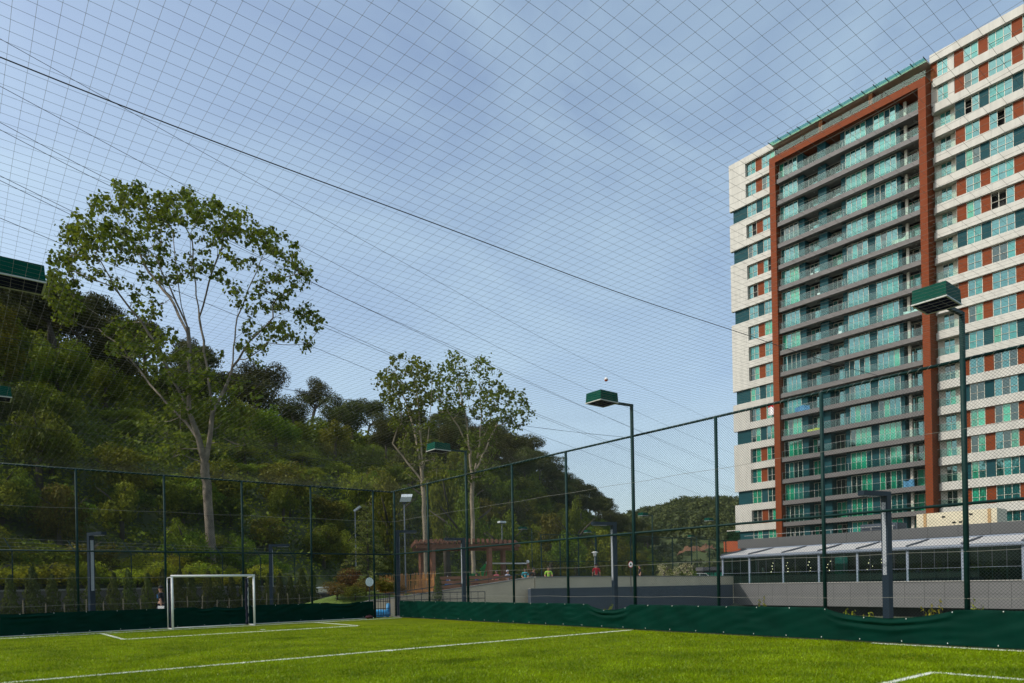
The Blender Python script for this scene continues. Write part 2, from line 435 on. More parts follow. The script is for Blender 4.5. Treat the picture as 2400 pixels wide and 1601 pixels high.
def wires_np(ends_a, ends_b, r, nrm):
    """straight 3-sided wires"""
    A, B = np.array(ends_a, float), np.array(ends_b, float); d = B - A; d /= np.linalg.norm(d, axis=1)[:, None]
    n = np.broadcast_to(np.array(nrm, float), d.shape); s = np.cross(d, n)
    V = []
    for base in (A, B):
        for k in range(3):
            a = 2 * math.pi * k / 3; V.append(base + (n * math.cos(a) + s * math.sin(a)) * r)
    V = np.stack(V, 1); N = len(A); o = np.arange(N)[:, None] * 6
    F = np.concatenate([o + np.array([[k, (k+1) % 3, 3 + (k+1) % 3, 3 + k]]) for k in range(3)])
    return V.reshape(-1, 3), F
def diamond(L, z0, z1, step):
    """chain-link wires of a rectangle L x (z1-z0): end points in (s,z)"""
    a, b = [], []; H = z1 - z0
    for sg in (1, -1):
        s = -H if sg == 1 else 0.0
        while s < (L if sg == 1 else L + H):
            p, q = (s, z0), (s + sg * H, z1)
            def clip(p, q):
                t0, t1 = 0.0, 1.0; ds = q[0] - p[0]
                for lim, low in ((0.0, True), (L, False)):
                    t = (lim - p[0]) / ds
                    if (ds > 0) == low: t0 = max(t0, t)
                    else: t1 = min(t1, t)
                return t0, t1
            t0, t1 = clip(p, q)
            if t1 - t0 > 0.002:
                a.append((p[0] + (q[0]-p[0])*t0, p[1] + H*t0)); b.append((p[0] + (q[0]-p[0])*t1, p[1] + H*t1))
            s += step
    return a, b

FH = 6.0
right_fence = empty('chain_link_fence', (X1, 13.0, 0), 'tall dark green chain-link fence along the touchline facing the tower', 'fence')
far_fence = empty('chain_link_fence', (8.0, Y1, 0), 'tall dark green chain-link fence behind the white goal', 'fence')
for y in (-0.4, 2.6, 8.6, 11.62, 17.68, 20.68, 26.68, 29.72):
    MB().tube([(X1, y, -0.12), (X1 + rnd.uniform(-.01, .01), y + rnd.uniform(-.02, .02), FH)], 0.046, 10).obj('post', M_post, right_fence, smooth=True)
for x in (0.55, 3.57, 6.52, 9.50, 12.48, 15.55):
    MB().tube([(x, Y1, -0.12), (x + rnd.uniform(-.02, .02), Y1, FH)], 0.044, 10).obj('post', M_post, far_fence, smooth=True)
MB().tube([(X1, Y0, FH), (X1, Y1, FH)], 0.034, 8).obj('top_rail', M_post, right_fence, smooth=True)
MB().tube([(X1, Y0, 3.0), (X1, Y1, 3.0)], 0.032, 8).obj('middle_rail', M_post, right_fence, smooth=True)
MB().tube([(X0, Y1, FH), (X1 - .04, Y1, FH)], 0.034, 8).obj('top_rail', M_post, far_fence, smooth=True)
MB().tube([(X0, Y1, 3.0), (X1 - .04, Y1, 3.0)], 0.032, 8).obj('middle_rail', M_post, far_fence, smooth=True)
for z, r in ((1.03, .0035), (2.01, .0035), (4.56, .004)):
    pts = [(X1 - 0.05, y, z + 0.012 * math.sin(y * 2.1)) for y in np.linspace(Y0, Y1 - .05, 60)]
    MB().tube(pts, r * 1.2, 4).obj('tension_wire', M_galv, right_fence)
    pts = [(x, Y1 - 0.05, z + 0.012 * math.sin(x * 2.1)) for x in np.linspace(X0, X1 - .05, 40)]
    MB().tube(pts, r * 1.2, 4).obj('tension_wire', M_galv, far_fence)
MESH = 0.072
a, b = diamond(Y1 - Y0, 0.05, FH - 0.02, MESH)
V, F = wires_np([(0.04, s + Y0 - 13.0, z) for s, z in a], [(0.04, s + Y0 - 13.0, z) for s, z in b], 0.0029, (1, 0, 0))
tag(inst('wire_mesh', np_mesh('wire_mesh', V, F, M_wire), right_fence), kind='stuff')
a, b = diamond(15.5 - X0, 0.05, FH - 0.02, MESH)
a2, b2 = diamond(X1 - 15.6, 2.10, FH - 0.02, MESH)
A_ = [(s + X0 - 8.0, 0.04, z) for s, z in a] + [(s + 15.6 - 8.0, 0.04, z) for s, z in a2]
B_ = [(s + X0 - 8.0, 0.04, z) for s, z in b] + [(s + 15.6 - 8.0, 0.04, z) for s, z in b2]
V, F = wires_np(A_, B_, 0.0027, (0, 1, 0))
tag(inst('wire_mesh', np_mesh('wire_mesh', V, F, M_wire), far_fence), kind='stuff')
# lacing where the net is tied to the top rails
def lacing(p, q, n, par):
    p, q = Vector(p), Vector(q); mb = MB(); axis = (q - p).normalized()
    pts = []
    sd = axis.cross(Vector((0, 0, 1)))
    for i in range(n * 6):
        t = i / (n * 6); a = i / 6 * 2 * math.pi
        pts.append(p.lerp(q, t) + sd * math.cos(a) * 0.039 + Vector((0, 0, 1)) * math.sin(a) * 0.039)
    mb.tube(pts, 0.0035, 3); return mb.obj('lacing', M_lace, par)
M_lace = mat('net_lacing_cord', (0.30, 0.32, 0.30), 0.8, 0.2, 9)
lacing((X1, Y0, FH), (X1, Y1, FH), 150, right_fence)
lacing((X0, Y1, FH), (X1, Y1, FH), 90, far_fence)

# gate in the corner of the far fence
gate = empty('gate', (16.0, Y1, 0), 'low barred steel gate in the fence corner by the pitch', 'gate')
M_bar = mat('dark_painted_steel', (0.020, 0.022, 0.026), 0.45, 0.2, 6)
MB().tube([(15.58, Y1, 2.07), (16.5, Y1, 2.07)], 0.03, 8).obj('header', M_post, gate)
for x in (15.66, 16.42): MB().box(x - .02, x + .02, Y1 + .10, Y1 + .14, 0.03, 1.12).obj('stile', M_bar, gate)
for z in (0.10, 0.42, 0.76, 1.10): MB().box(15.68, 16.40, Y1 + .105, Y1 + .135, z - .014, z + .014).obj('rail', M_bar, gate)
for x in (15.79, 15.93, 16.07, 16.20, 16.31): MB().box(x - .011, x + .011, Y1 + .095, Y1 + .117, 0.08, 1.12).obj('bar', M_bar, gate)

# windscreens (green woven fabric tied low on the fence)
def screen_material():
    m = mat('green_windscreen_fabric', (0.0006, 0.023, 0.0150), 0.6, 0.22, 1.5, 0.25, 260, spec=0.04)
    return m
M_screen = screen_material()
def noise1(x, s):
    r = random.Random(s); k = [(r.uniform(.6, 4.5), r.uniform(0, 6.3), r.uniform(.3, 1)) for _ in range(7)]
    return sum(a * math.sin(f * x + p) for f, p, a in k) / 4.0
def screen(par, length, place, dips, base_h, seed, smooth_h):
    n = int(length / 0.055); nv = 22; vs = []; fs = []
    for i in range(n + 1):
        s = length * i / n
        dip = 0.0; depth = 0.0; ph = 0
        for a, b, dz in dips:
            if a < s < b:
                t = (s - a) / (b - a); k = 4 * t * (1 - t); dip = max(dip, dz * k ** .8); depth = k
        top = base_h + smooth_h(s) - dip + 0.006 * noise1(s * 3, seed)
        for j in range(nv + 1):
            v = j / nv; z = 0.035 + (top - 0.035) * v
            e = top - z                       # distance below the top hem
            o = 0.015 * noise1(s * 1.3 + v * 2.2, seed + 1) + 0.012 * noise1(s * 3.1 - v * 7 + 2, seed + 2) * (0.4 + v)
            o += 0.010 * math.sin(z * 34 + 1.5 * noise1(s * .8, seed + 3)) * max(0, noise1(s * 1.1, seed + 4))
            if depth > 0:
                o += depth * (0.055 * math.exp(-((e - 0.10) / 0.045) ** 2) - 0.030 * math.exp(-((e - 0.035) / 0.022) ** 2)
                              + 0.040 * math.exp(-((e - 0.26) / 0.07) ** 2) - 0.02 * math.exp(-((e - 0.18) / 0.035) ** 2))
            if j == nv: o -= 0.012
            vs.append(place(s, z, max(0.0, o + 0.045)))
            if i and j:
                a_ = i * (nv + 1) + j; b_ = a_ - (nv + 1)
                fs.append((b_ - 1, a_ - 1, a_, b_))
    return MB().add(vs, fs).obj('fabric', M_screen, par, smooth=True)
M_tie = mat('white_cable_tie', (0.75, 0.75, 0.72), 0.5, 0.05)
tie_me = MB().ball((0, 0, 0), 0.0105, 6, 4, 1.5).mesh('tie', M_tie, smooth=True)
ws_r = empty('windscreen', (X1 - .06, 16.5, 0), 'dark green fabric windscreen low on the fence, top edge sagging in two swags', 'windscreen')
RD = [(14.8, 16.66, .19), (5.74, 8.59, .21)]
screen(ws_r, 29.2 - 0.2, lambda s, z, o: (X1 - 0.05 - o, 29.2 - s, z), [(29.2 - b, 29.2 - a, d) for a, b, d in RD], 0.79, 5,
       lambda s: 0.012 * noise1(s * 1.7, 31))
def dip_at(y):
    return max([0] + [d * (4 * (y - a) / (b - a) * (1 - (y - a) / (b - a))) ** .8 for a, b, d in RD if a < y < b])
for y in np.arange(1.2, 29.2, 0.92):
    inst('tie', tie_me, ws_r, Vector((X1 - 0.10, y, 0.765 - dip_at(y))) - ws_r.location)
    inst('tie', tie_me, ws_r, Vector((X1 - 0.10, y + .1, 0.075)) - ws_r.location)
ws_f = empty('windscreen', (8, Y1 - .06, 0), 'dark green fabric windscreen low on the fence behind the white goal, in shade', 'windscreen')
LD = [(1.2, 3.0, .02), (7.55, 8.3, .06), (8.35, 9.5, .07), (13.2, 14.6, .06)]
screen(ws_f, 15.45 - X0, lambda s, z, o: (X0 + s, Y1 - 0.05 - o, z), [(a - X0, b - X0, d) for a, b, d in LD], 0.79, 15,
       lambda s: 0.012 * noise1(s * 1.3, 37))
for x in np.arange(-0.2, 15.4, 1.0):
    inst('tie', tie_me, ws_f, Vector((x, Y1 - 0.10, 0.765)) - ws_f.location)
    inst('tie', tie_me, ws_f, Vector((x + .1, Y1 - 0.10, 0.075)) - ws_f.location)

# goal
M_white = mat('white_goal_paint', (0.80, 0.79, 0.74), 0.35, 0.06, 5)
M_navy = mat('bunched_goal_net', (0.012, 0.014, 0.030), 0.9, 0.3, 30)
goal = empty('football_goal', (8.0, 28.8, 0), 'small white football goal standing on the far goal line', 'goal')
GA, GB, GFr, GBk, GH = 6.47, 9.53, 28.80, 29.55, 2.03
for x in (GA, GB):
    MB().tube([(x, GFr, 0), (x, GFr, GH - .04)], 0.042, 12).obj('post', M_white, goal, smooth=True)
    MB().tube([(x, GBk, 0), (x, GBk, GH - .06)], 0.018, 8).obj('rear_post', M_white, goal, smooth=True)
    MB().tube([(x, GBk, GH - .06), (x, GFr, GH - .03)], 0.018, 8).obj('top_side_bar', M_white, goal, smooth=True)
    MB().tube([(x, GBk, .025), (x, GFr, .025)], 0.022, 8).obj('ground_side_bar', M_white, goal, smooth=True)
    pts = [(x + (0.10 if x == GA else -0.07) + 0.015 * math.sin(t * 9), GBk - 0.03, 0.04 + t * (GH - .14)) for t in np.linspace(0, 1, 24)]
    MB().tube(pts, [0.055 + 0.012 * math.sin(k * 1.7) for k in range(24)], 8).obj('bunched_net', M_navy, goal, smooth=True)
MB().tube([(GA - .042, GFr, GH), (GB + .042, GFr, GH)], 0.042, 12).obj('crossbar', M_white, goal, smooth=True)
MB().tube([(GA, GBk, .025), (GB, GBk, .025)], 0.022, 8).obj('rear_ground_bar', M_white, goal, smooth=True)
# aluminium strip the far windscreen is pinned to
strip = MB().box(X0, 15.4, Y1 - .19, Y1 - .13, 0.0, 0.03).obj('edging_strip', mat('white_edging', (0.62, 0.62, 0.58), 0.6, 0.15, 4))
tag(strip, 'white edging strip at the foot of the windscreen behind the goal', 'edging')

# ================================================================== net over the pitch
M_net = mat('net_twine', (0.150, 0.155, 0.135), 0.8, 0.15, 3)
M_cable = mat('steel_rope', (0.030, 0.032, 0.034), 0.55, 0.2, 20)
CABLES = (7.2, 15.05, 22.8)
KN = np.array([Y0, *CABLES, Y1])
gN = np.random.default_rng(11)
ph = gN.random((8, 2)) * 6.283; fr = gN.uniform(.25, 1.6, (8, 2)); am = gN.uniform(.3, 1, 8)
def wob(x, y):
    return sum(am[k] * np.sin(fr[k, 0] * x + fr[k, 1] * y + ph[k, 0]) for k in range(8)) / 3.0
def net_z(x, y, between=True):
    x, y = np.asarray(x, float), np.asarray(y, float)
    t = np.clip((x - X0) / (X1 - X0), 0, 1)
    wy = np.clip(np.sin(np.pi * np.clip((y - Y0) / (Y1 - Y0), 0, 1)), 0, 1) ** 0.4
    s = 0.20 * 4 * t * (1 - t) * wy
    k = np.clip(np.searchsorted(KN, y) - 1, 0, len(KN) - 2); f = (y - KN[k]) / (KN[k+1] - KN[k])
    edge = np.clip(4 * t * (1 - t), 0, 1) ** .5
    if between: s = s + 0.13 * np.sin(np.pi * np.clip(f, 0, 1)) ** 2 * edge + 0.02 * wob(x, y) * edge * wy
    return FH + 0.04 - s
def tubes_np(P, r, n1, n2):
    """P (L,n,3) polylines, cross-section spanned by n1, n2"""
    L, n, _ = P.shape; off = []
    for k in range(3):
        a = 2 * math.pi * k / 3 + .5; off.append(np.array(n1) * math.cos(a) + np.array(n2) * math.sin(a))
    V = P[:, :, None, :] + np.array(off)[None, None] * r
    base = (np.arange(L)[:, None, None] * n + np.arange(n - 1)[None, :, None]) * 3
    F = []
    for k in range(3):
        k2 = (k + 1) % 3; F.append(np.concatenate([base + k, base + k2, base + 3 + k2, base + 3 + k], -1).reshape(-1, 4))
    return V.reshape(-1, 3), np.concatenate(F)
NS = 0.15
gx = np.arange(X0, X1 + .01, NS); gy = np.arange(Y0, Y1 + .01, NS)
yy = np.arange(Y0, Y1 + .3, 0.45); yy = np.clip(yy, Y0, Y1)
XX, YY = np.meshgrid(gx, yy, indexing='ij'); XX = XX + 0.022 * wob(XX * .6 + 9, YY * 1.4)
P1 = np.stack([XX, YY, net_z(XX, YY)], -1)
V1, F1 = tubes_np(P1, 0.0014, (1, 0, 0), (0, 0, 1))
xx = np.clip(np.arange(X0, X1 + .3, 0.45), X0, X1)
YY, XX = np.meshgrid(gy, xx, indexing='ij'); YY = YY + 0.022 * wob(XX * 1.2, YY * .7 + 4)
P2 = np.stack([XX, YY, net_z(XX, YY)], -1)
V2, F2 = tubes_np(P2, 0.0014, (0, 1, 0), (0, 0, 1))
net = empty('overhead_net', (8.0, 15.0, FH), 'square-mesh ball net stretched like a roof over the pitch', 'net')
no = inst('netting', np_mesh('netting', np.concatenate([V1, V2]) - np.array([8.0, 15.0, FH]), np.concatenate([F1, F2 + len(V1)]), M_net), net)
tag(no, kind='stuff')
for y in CABLES:
    pts = [(x, y + 0.02 * math.sin(x), float(net_z(x, y, False)) + 0.006) for x in np.linspace(X0, X1, 40)]
    MB().tube(pts, 0.0055, 6).obj('support_rope', M_cable, net)
# the ball that landed on the net
bx, by = 10.92, 10.38
bm_ball = MB().ball((bx, by, float(net_z(bx, by)) + 0.04), 0.042, 16, 12)
ball_o = bm_ball.obj('ball', mat('ball_white', (0.75, 0.72, 0.68), 0.45, 0.05), smooth=True)
ball_o.data.materials.append(mat('ball_red', (0.45, 0.06, 0.02), 0.45, 0.05))
for p in ball_o.data.polygons:
    if p.center.z < 0.035 or (p.center.x > 0.02 and p.center.z < .06): p.material_index = 1
tag(ball_o, 'red and white ball caught on top of the overhead net', 'ball')

# ================================================================== floodlights of the pitch
M_head = mat('green_lamp_enamel', (0.002, 0.056, 0.038), 0.5, 0.1, 3, spec=0.03)
M_trim = mat('lamp_trim', (0.45, 0.45, 0.42), 0.4, 0.05)
M_lens = glass_mat('floodlight_lens', (0.02, 0.02, 0.05), (0.005, 0.007, 0.028), 0.02, 0.2, (0.4, 0.4, 0.6))
def floodlight(loc, label, group, rz=0.0, sc=1.0, zb=-0.12):
    """local frame: pole at the origin, head reaching towards -X"""
    r = empty('floodlight', loc, label, 'floodlight', group, rz); r.scale = (sc, sc, sc)
    MB().tube([(0, 0, zb), (0, 0, 6.98)], 0.055, 12).obj('pole', M_post, r, world=False, smooth=True)
    MB().beam((0.05, 0, 6.96), (-0.96, 0, 6.92), 0.07, 0.07).obj('arm', M_post, r, world=False)
    h = MB().hexa([(-1.68, -.31, 6.85), (-0.93, -.31, 6.85), (-0.93, .31, 6.85), (-1.68, .31, 6.85)],
                  [(-1.66, -.30, 7.13), (-0.95, -.30, 7.13), (-0.95, .30, 7.13), (-1.66, .30, 7.13)]).obj('lamp_housing', M_head, r, world=False)
    t = MB()
    for x0, x1, y0, y1 in ((-1.69, -.92, -.32, -.29), (-1.69, -.92, .29, .32), (-1.69, -1.66, -.29, .29), (-.95, -.92, -.29, .29)): t.box(x0, x1, y0, y1, 6.825, 6.85)
    t.obj('trim', M_trim, h, world=False)
    MB().box(-1.66, -.95, -.29, .29, 6.835, 6.848).obj('lens', M_lens, h, world=False)
    return r
floodlight((X1, 5.55, 0), 'green box floodlight on the fence line, its head in front of the tower', 'floodlights of the pitch')
floodlight((X1, 14.66, 0), 'green box floodlight on the fence line, its head against open sky', 'floodlights of the pitch')
floodlight((X1, 23.68, 0), 'green box floodlight on the fence line, its head in front of the leafy twin trees', 'floodlights of the pitch')
for y in (14.66, 23.68):
    floodlight((X0 + .14, y, 0), 'green box floodlight reaching in over the pitch in front of the wooded hill', 'floodlights of the pitch', math.pi)

# ================================================================== residential tower
M_cream = mat('cream_cladding', (0.50, 0.49, 0.435), 0.6, 0.10, 0.9, stretch=(1.6, 1.6, .22), spec=0.2)
M_beige = mat('beige_render', (0.50, 0.47, 0.39), 0.8, 0.06, 1)
M_rust = mat('rust_cladding', (0.175, 0.038, 0.009), 0.65, 0.14, 0.8, spec=0.12, stretch=(1, 1, 6))
M_teal = mat('teal_cladding', (0.008, 0.056, 0.066), 0.6, 0.15, 0.8, spec=0.10, stretch=(1, 1, 8))
M_grey = mat('grey_fascia', (0.125, 0.118, 0.112), 0.6, 0.10, 0.5)
M_soffit = mat('soffit', (0.20, 0.19, 0.18), 0.8, 0.08, 1)
M_dark = mat('dim_interior', (0.016, 0.018, 0.018), 0.9, 0.3, 1)
M_frame = mat('cream_window_frame', (0.55, 0.52, 0.42), 0.45, 0.05)
M_steel = mat('brushed_steel', (0.34, 0.34, 0.32), 0.45, 0.1, 4)
P_SKY = glass_mat('pane_mirror_teal', (0.028, 0.18, 0.17), (0.010, 0.10, 0.105), 0.46, 0.02, (0.19, 0.36, 0.37))
P_CUR = glass_mat('pane_teal_curtain', (0.07, 0.33, 0.285), (0.032, 0.225, 0.20), 0.30, 0.03, (0.20, 0.37, 0.37))
P_GRN = glass_mat('pane_green_blind', (0.05, 0.42, 0.25), (0.012, 0.24, 0.14), 0.13, 0.03, (0.60, 0.90, 0.80))
P_DRK = glass_mat('pane_dim_room', (0.02, 0.06, 0.06), (0.006, 0.018, 0.020), 0.12, 0.02, (0.60, 0.80, 0.80))
B_GLASS = clear_glass('balustrade_glass', (0.80, 0.92, 0.90), 0.035)

XF, XW, XBAND, XC, XD = 93.0, 94.6, 94.25, 94.0, 95.25
ROWH = 3.07
def T(k): return 63.9 - ROWH * (k - 1)
TEAL_ROWS = {3, 5, 8, 12, 14, 17, 19}
tower = empty('apartment_tower', (103, 40, -1.0), 'tall cream, rust and teal apartment tower with green-glass windows and balconies', 'tower')
TO = tower.location
# carcass
MB().box(XW + .12, 112, 55.45, 62.55, -1.0, 64.6).obj('wall', M_dark, tower)
MB().box(XW + .75, 112, 15.9, 34.66, -1.0, 64.6).obj('wall', M_dark, tower)
MB().box(XD + .75, 112, 34.66, 55.45, -1.0, 64.2).obj('wall', M_dark, tower)
MB().box(94.75, 112.3, 55.45, 62.6, 64.6, 64.98).obj('roof', M_grey, tower)
MB().box(94.75, 112.3, 15.6, 34.6, 64.6, 64.98).obj('roof', M_grey, tower)

FRAMES = {}; PANES = {}
def win_mesh(w, h, n, rail):
    k = (round(w, 2), round(h, 2), n, rail)
    if k in FRAMES: return FRAMES[k]
    m = MB(); t = 0.055; pw = (w - t * (n + 1)) / n
    for i in range(n + 1):
        m.box(0, .09, i * (pw + t), i * (pw + t) + t, 0, h)
    for i in range(n):
        a = t + i * (pw + t)
        m.box(0.004, .086, a, a + pw, 0, t); m.box(0.004, .086, a, a + pw, h - t, h)
    if rail: m.box(-.05, -.02, t, w - t, h * .42, h * .42 + .03)
    FRAMES[k] = (m.mesh('window', M_frame), pw, t); return FRAMES[k]
def pane_mesh(pw, ph, mt):
    k = (round(pw, 2), round(ph, 2), mt.name)
    if k not in PANES: PANES[k] = MB().box(0, .012, 0, pw, 0, ph).mesh('pane', mt)
    return PANES[k]
wr = random.Random(21)
def pick(row):
    u = wr.random()
    if row <= 13: return P_SKY if u < .52 else P_CUR if u < .76 else P_GRN if u < .83 else P_DRK if u < .95 else None
    return P_GRN if u < .38 else P_DRK if u < .62 else P_SKY if u < .86 else P_CUR if u < .96 else None
def window(par, x, ya, yb, z0, z1, n, row, rail=True):
    """front plane x, between ya < yb"""
    me, pw, t = win_mesh(yb - ya, z1 - z0, n, rail)
    w = inst('window', me, par, Vector((x, ya, z0)) - offs(par))
    same = pick(row)
    for i in range(n):
        m = same if wr.random() < .55 else pick(row)
        if m is None: continue
        inst('pane', pane_mesh(pw, z1 - z0 - 2 * t, m), w, (0.035, t + i * (pw + t), t))
    return w
def part(name, m, *b, par=None):
    return MB().box(*b).obj(name, m, par or tower)

for k in range(1, 20):
    t, b = T(k), T(k) - 2.05
    teal = k in TEAL_ROWS; mp = M_teal if teal else M_rust
    # ---- left block
    window(tower, XW, 58.62, 60.13, b, t, 2, k)
    part('cladding_panel', mp, XW - .03, XW + .1, 57.62, 58.60, b, t)
    window(tower, XW, 55.52, 57.60, b, t, 3, k)
    if teal: part('cladding_panel', M_teal, XW - .02, XW + .1, 60.15, 62.55, b, t)
    else:
        for i in range(4):
            y0 = 60.15 + i * .712; part('cladding_panel', M_cream, XBAND, XW + .1, y0 + .006, y0 + .706, b - .004, t + .004)
    # ---- right block
    c1x = 95.2 if k >= 3 else XW
    if k == 1: part('cladding_panel', M_rust, XW - .03, XW + .1, 33.95, 34.62, b, t)
    else: part('cladding_panel', M_beige, c1x - .02, c1x + .1, 33.95, 34.62, b, t)
    window(tower, c1x, 32.73, 33.93, b, t, 2, k)
    part('cladding_panel', M_cream if k < 3 else M_beige, c1x - .02, c1x + .1, 32.08, 32.71, b, t)
    if k >= 3:
        part('balustrade_glass', B_GLASS, XW - .22, XW - .205, 32.1, 34.6, b, b + .95)
        MB().tube([(XW - .21, 32.08, b + .98), (XW - .21, 34.62, b + .98)], .02, 6).obj('handrail', M_steel, tower)
        part('reveal', M_cream, XW - .02, XW + .7, 32.06, 32.08, b, t)
    for ya, yb, n in ((29.54, 31.05, 2), (26.24, 28.56, 3), (22.82, 25.2, 3), (20.3, 21.86, 2), (17.0, 19.36, 3)):
        window(tower, XW, ya, yb, b, t, n, k)
    for ya, yb in ((31.07, 32.04), (28.58, 29.52), (25.22, 26.22), (21.88, 22.80), (19.38, 20.28), (15.9, 16.98)):
        part('cladding_panel', mp, XW - .03, XW + .1, ya, yb, b, t)
# bands between the storeys
for k in range(0, 20):
    z1 = T(k) - 2.05 if k else 64.92
    z0 = T(k + 1) if k < 19 else 4.0
    bl = [(55.5, 57.5), (57.51, 60.14)]
    if k in TEAL_ROWS or (k + 1) in TEAL_ROWS or k in (0, 19): bl.append((60.15, 63.0))
    else: bl.append((60.15, 63.0))
    for y0, y1 in bl: part('spandrel_band', M_cream, XBAND, XW + .115, y0, y1, z0 + .003, z1 - .003)
    rb = 34.30 if k else 34.62
    for y0, y1 in ((31.4, rb), (28.3, 31.39), (25.0, 28.29), (21.6, 24.99), (18.4, 21.59), (15.7, 18.39)):
        part('spandrel_band', M_cream, XBAND, XW + .115, y0, y1, z0 + .003, z1 - .003)
    part('ledge', M_beige, XW + .12, XW + .76, 15.9, 34.62, z0 + .05, z1 - .06)
# projecting frame round the balconies
for k in range(1, 20):
    z0, z1 = T(k + 1) + .10, T(k) + .10
    if k == 1: z1 = 61.0
    part('frame_panel', M_rust, XF, XW + .5, 54.56, 55.48, z0 + .006, z1 - .006)
    part('frame_panel', M_rust, XF, XD + .1, 34.66, 35.52, z0 + .006, z1 - .006)
for i in range(8):
    y0 = 34.66 + i * 2.602; part('frame_panel', M_rust, XF, 94.9, y0 + .005, y0 + 2.597, 61.0, 61.92)
part('frame_soffit', M_rust, XF + .3, 95.7, 35.53, 54.55, 60.93, 60.99)
# balconies
for k in range(2, 20):
    z0, z1 = T(k + 1) + .20, T(k + 1) + .80
    for i in range(8):
        y0 = 35.54 + i * 2.377; part('fascia_panel', M_grey, XF + .25, XF + .33, y0 + .006, y0 + 2.371, z0, z1)
    part('balcony_slab', M_soffit, XF + .335, XD + .1, 35.53, 54.55, z0 + .12, z1 - .02)
    for i in range(4):
        y0 = 35.56 + i * 4.75; part('balustrade_glass', B_GLASS, XF + .38, XF + .392, y0 + .03, y0 + 4.72, z1, z1 + .92)
    MB().tube([(XF + .386, 35.53, z1 + .96), (XF + .386, 54.55, z1 + .96)], .016, 6).obj('handrail', M_steel, tower)
    for i in range(9):
        if i % 2 == 0: part('baluster', M_steel, XF + .41, XF + .44, 35.56 + i * 2.37, 35.60 + i * 2.37, z1, z1 + .95)
for k in range(2, 20):
    a, b = T(k + 1) + .80, T(k) + .10           # floor and lintel of this storey
    for y0, y1 in ((50.86, 54.5), (47.64, 48.80), (38.1, 45.59)):
        part('bay_wall', M_teal, XC + .1, XD + .1, y0, y1, a - .01, b + .1)
    window(tower, XC, 51.77, 54.48, a, b, 4, k, False)
    part('cladding_panel', M_teal, XC, XC + .095, 50.86, 51.75, a, b)
    window(tower, XD, 49.0, 50.84, a, b - .1, 3, k, False)
    part('cladding_panel', M_teal, XC, XC + .095, 47.64, 48.80, a, b)
    window(tower, XD, 45.7, 47.62, a, b - .1, 3, k, False)
    part('cladding_panel', M_teal, XC, XC + .095, 45.0, 45.59, a, b)
    window(tower, XC, 42.26, 44.98, a, b, 4, k, False)
    part('cladding_panel', M_teal, XC, XC + .095, 41.31, 42.24, a, b)
    window(tower, XC, 38.56, 41.29, a, b, 4, k, False)
    part('cladding_panel', M_teal, XC, XC + .095, 38.1, 38.54, a, b)
    part('column', M_beige, XC + .3, XC + .6, 37.40, 37.72, a, b + .09)
    window(tower, XD, 35.7, 38.05, a, b - .1, 3, k, False)
    # ceiling lamps of the open bays
    for y in (49.6, 36.6):
        MB().ball((XC + .5, y, T(k) + .29), .09, 8, 4, .5).obj('ceiling_lamp', M_cream, tower, smooth=True)
# penthouse storey behind the frame top, with its glass canopy
part('core_wall', M_dark, XD + .1, XD + .74, 34.67, 55.44, -1, 60.9)
part('penthouse_wall', mat('penthouse_render', (0.20, 0.11, 0.075), .7, .1, 1), 95.62, 96.6, 34.66, 55.45, 61.9, 64.2)
for ya in (35.6, 38.4, 42.2, 45.0, 48.8, 51.8):
    window(tower, 95.5, ya, ya + 2.3, 62.0, 63.75, 3, 1, False)
for y in (41.2, 47.9): part('partition', M_rust, 93.7, 95.49, y, y + .5, 61.93, 63.95)
part('canopy_slab', M_cream, 93.6, 96.9, 34.7, 55.4, 63.98, 64.2)
for i in range(7):
    y0 = 34.7 + i * 2.957; part('canopy_glass', clear_glass('canopy_glass', (.6, .85, .75), .10), 92.75, 93.58, y0 + .04, y0 + 2.91, 64.02, 64.05)
for i in range(15):
    y = 34.72 + i * 1.476; part('canopy_bracket', M_bar, 92.6, 93.62, y - .03, y + .03, 64.06, 64.16)
for i in range(4):
    y0 = 34.7 + i * 5.18; part('balustrade_glass', B_GLASS, XF + .3, XF + .312, y0 + .03, y0 + 5.1, 61.93, 62.85)

# things on the balconies
def balcony_thing(name, y, k, w, h, col, label, cat, dx=.5, seed=0, dz=0.0):
    r = random.Random(seed); z = T(k + 1) + .80 + dz; m = MB(); n = 9
    vs = []; fs = []
    for i in range(n + 1):
        for j in range(5):
            u = i / n
            vs.append((XF + dx + .10 * math.sin(u * 11 + seed) + .03 * r.uniform(-1, 1), y + w * u, z + h * j / 4 * (1 - .15 * math.sin(u * 7 + seed))))
            if i and j: a = i * 5 + j; fs.append((a - 6, a - 1, a, a - 5))
    for i in range(n + 1):
        for j in range(5):
            x, yy_, zz = vs[i * 5 + j]; vs.append((x + .10, yy_, zz))
    N = (n + 1) * 5; fs += [tuple(N + q for q in reversed(f)) for f in fs]
    rim = [i * 5 + 4 for i in range(n + 1)]
    fs += [(rim[i], rim[i+1], N + rim[i+1], N + rim[i]) for i in range(n)]
    o = m.add(vs, fs).obj(name, mat('cloth_' + name + str(seed), col, .8, .25, 6)); return tag(o, label, cat)
balcony_thing('towel', 50.4, 13, 2.1, .75, (.05, .22, .50), 'bright blue laundry bundled behind a balcony railing', 'laundry', seed=1)
balcony_thing('parasol', 48.9, 14, 1.9, .34, (.75, .55, .02), 'bright yellow folded cloth on a balcony floor', 'cloth', seed=2)
balcony_thing('towel', 37.0, 17, 1.3, .85, (.22, .36, .62), 'pale blue patterned laundry at the end of a low balcony', 'laundry', seed=3)
balcony_thing('sheet', 36.0, 10, 1.9, .40, (.70, .68, .64), 'white roll left at the end of a balcony by the rust pillar', 'bedding', seed=4)
balcony_thing('cushion', 37.4, 7, 1.6, .55, (.62, .58, .48), 'cream cushions heaped at the end of a high balcony', 'cushions', seed=5)
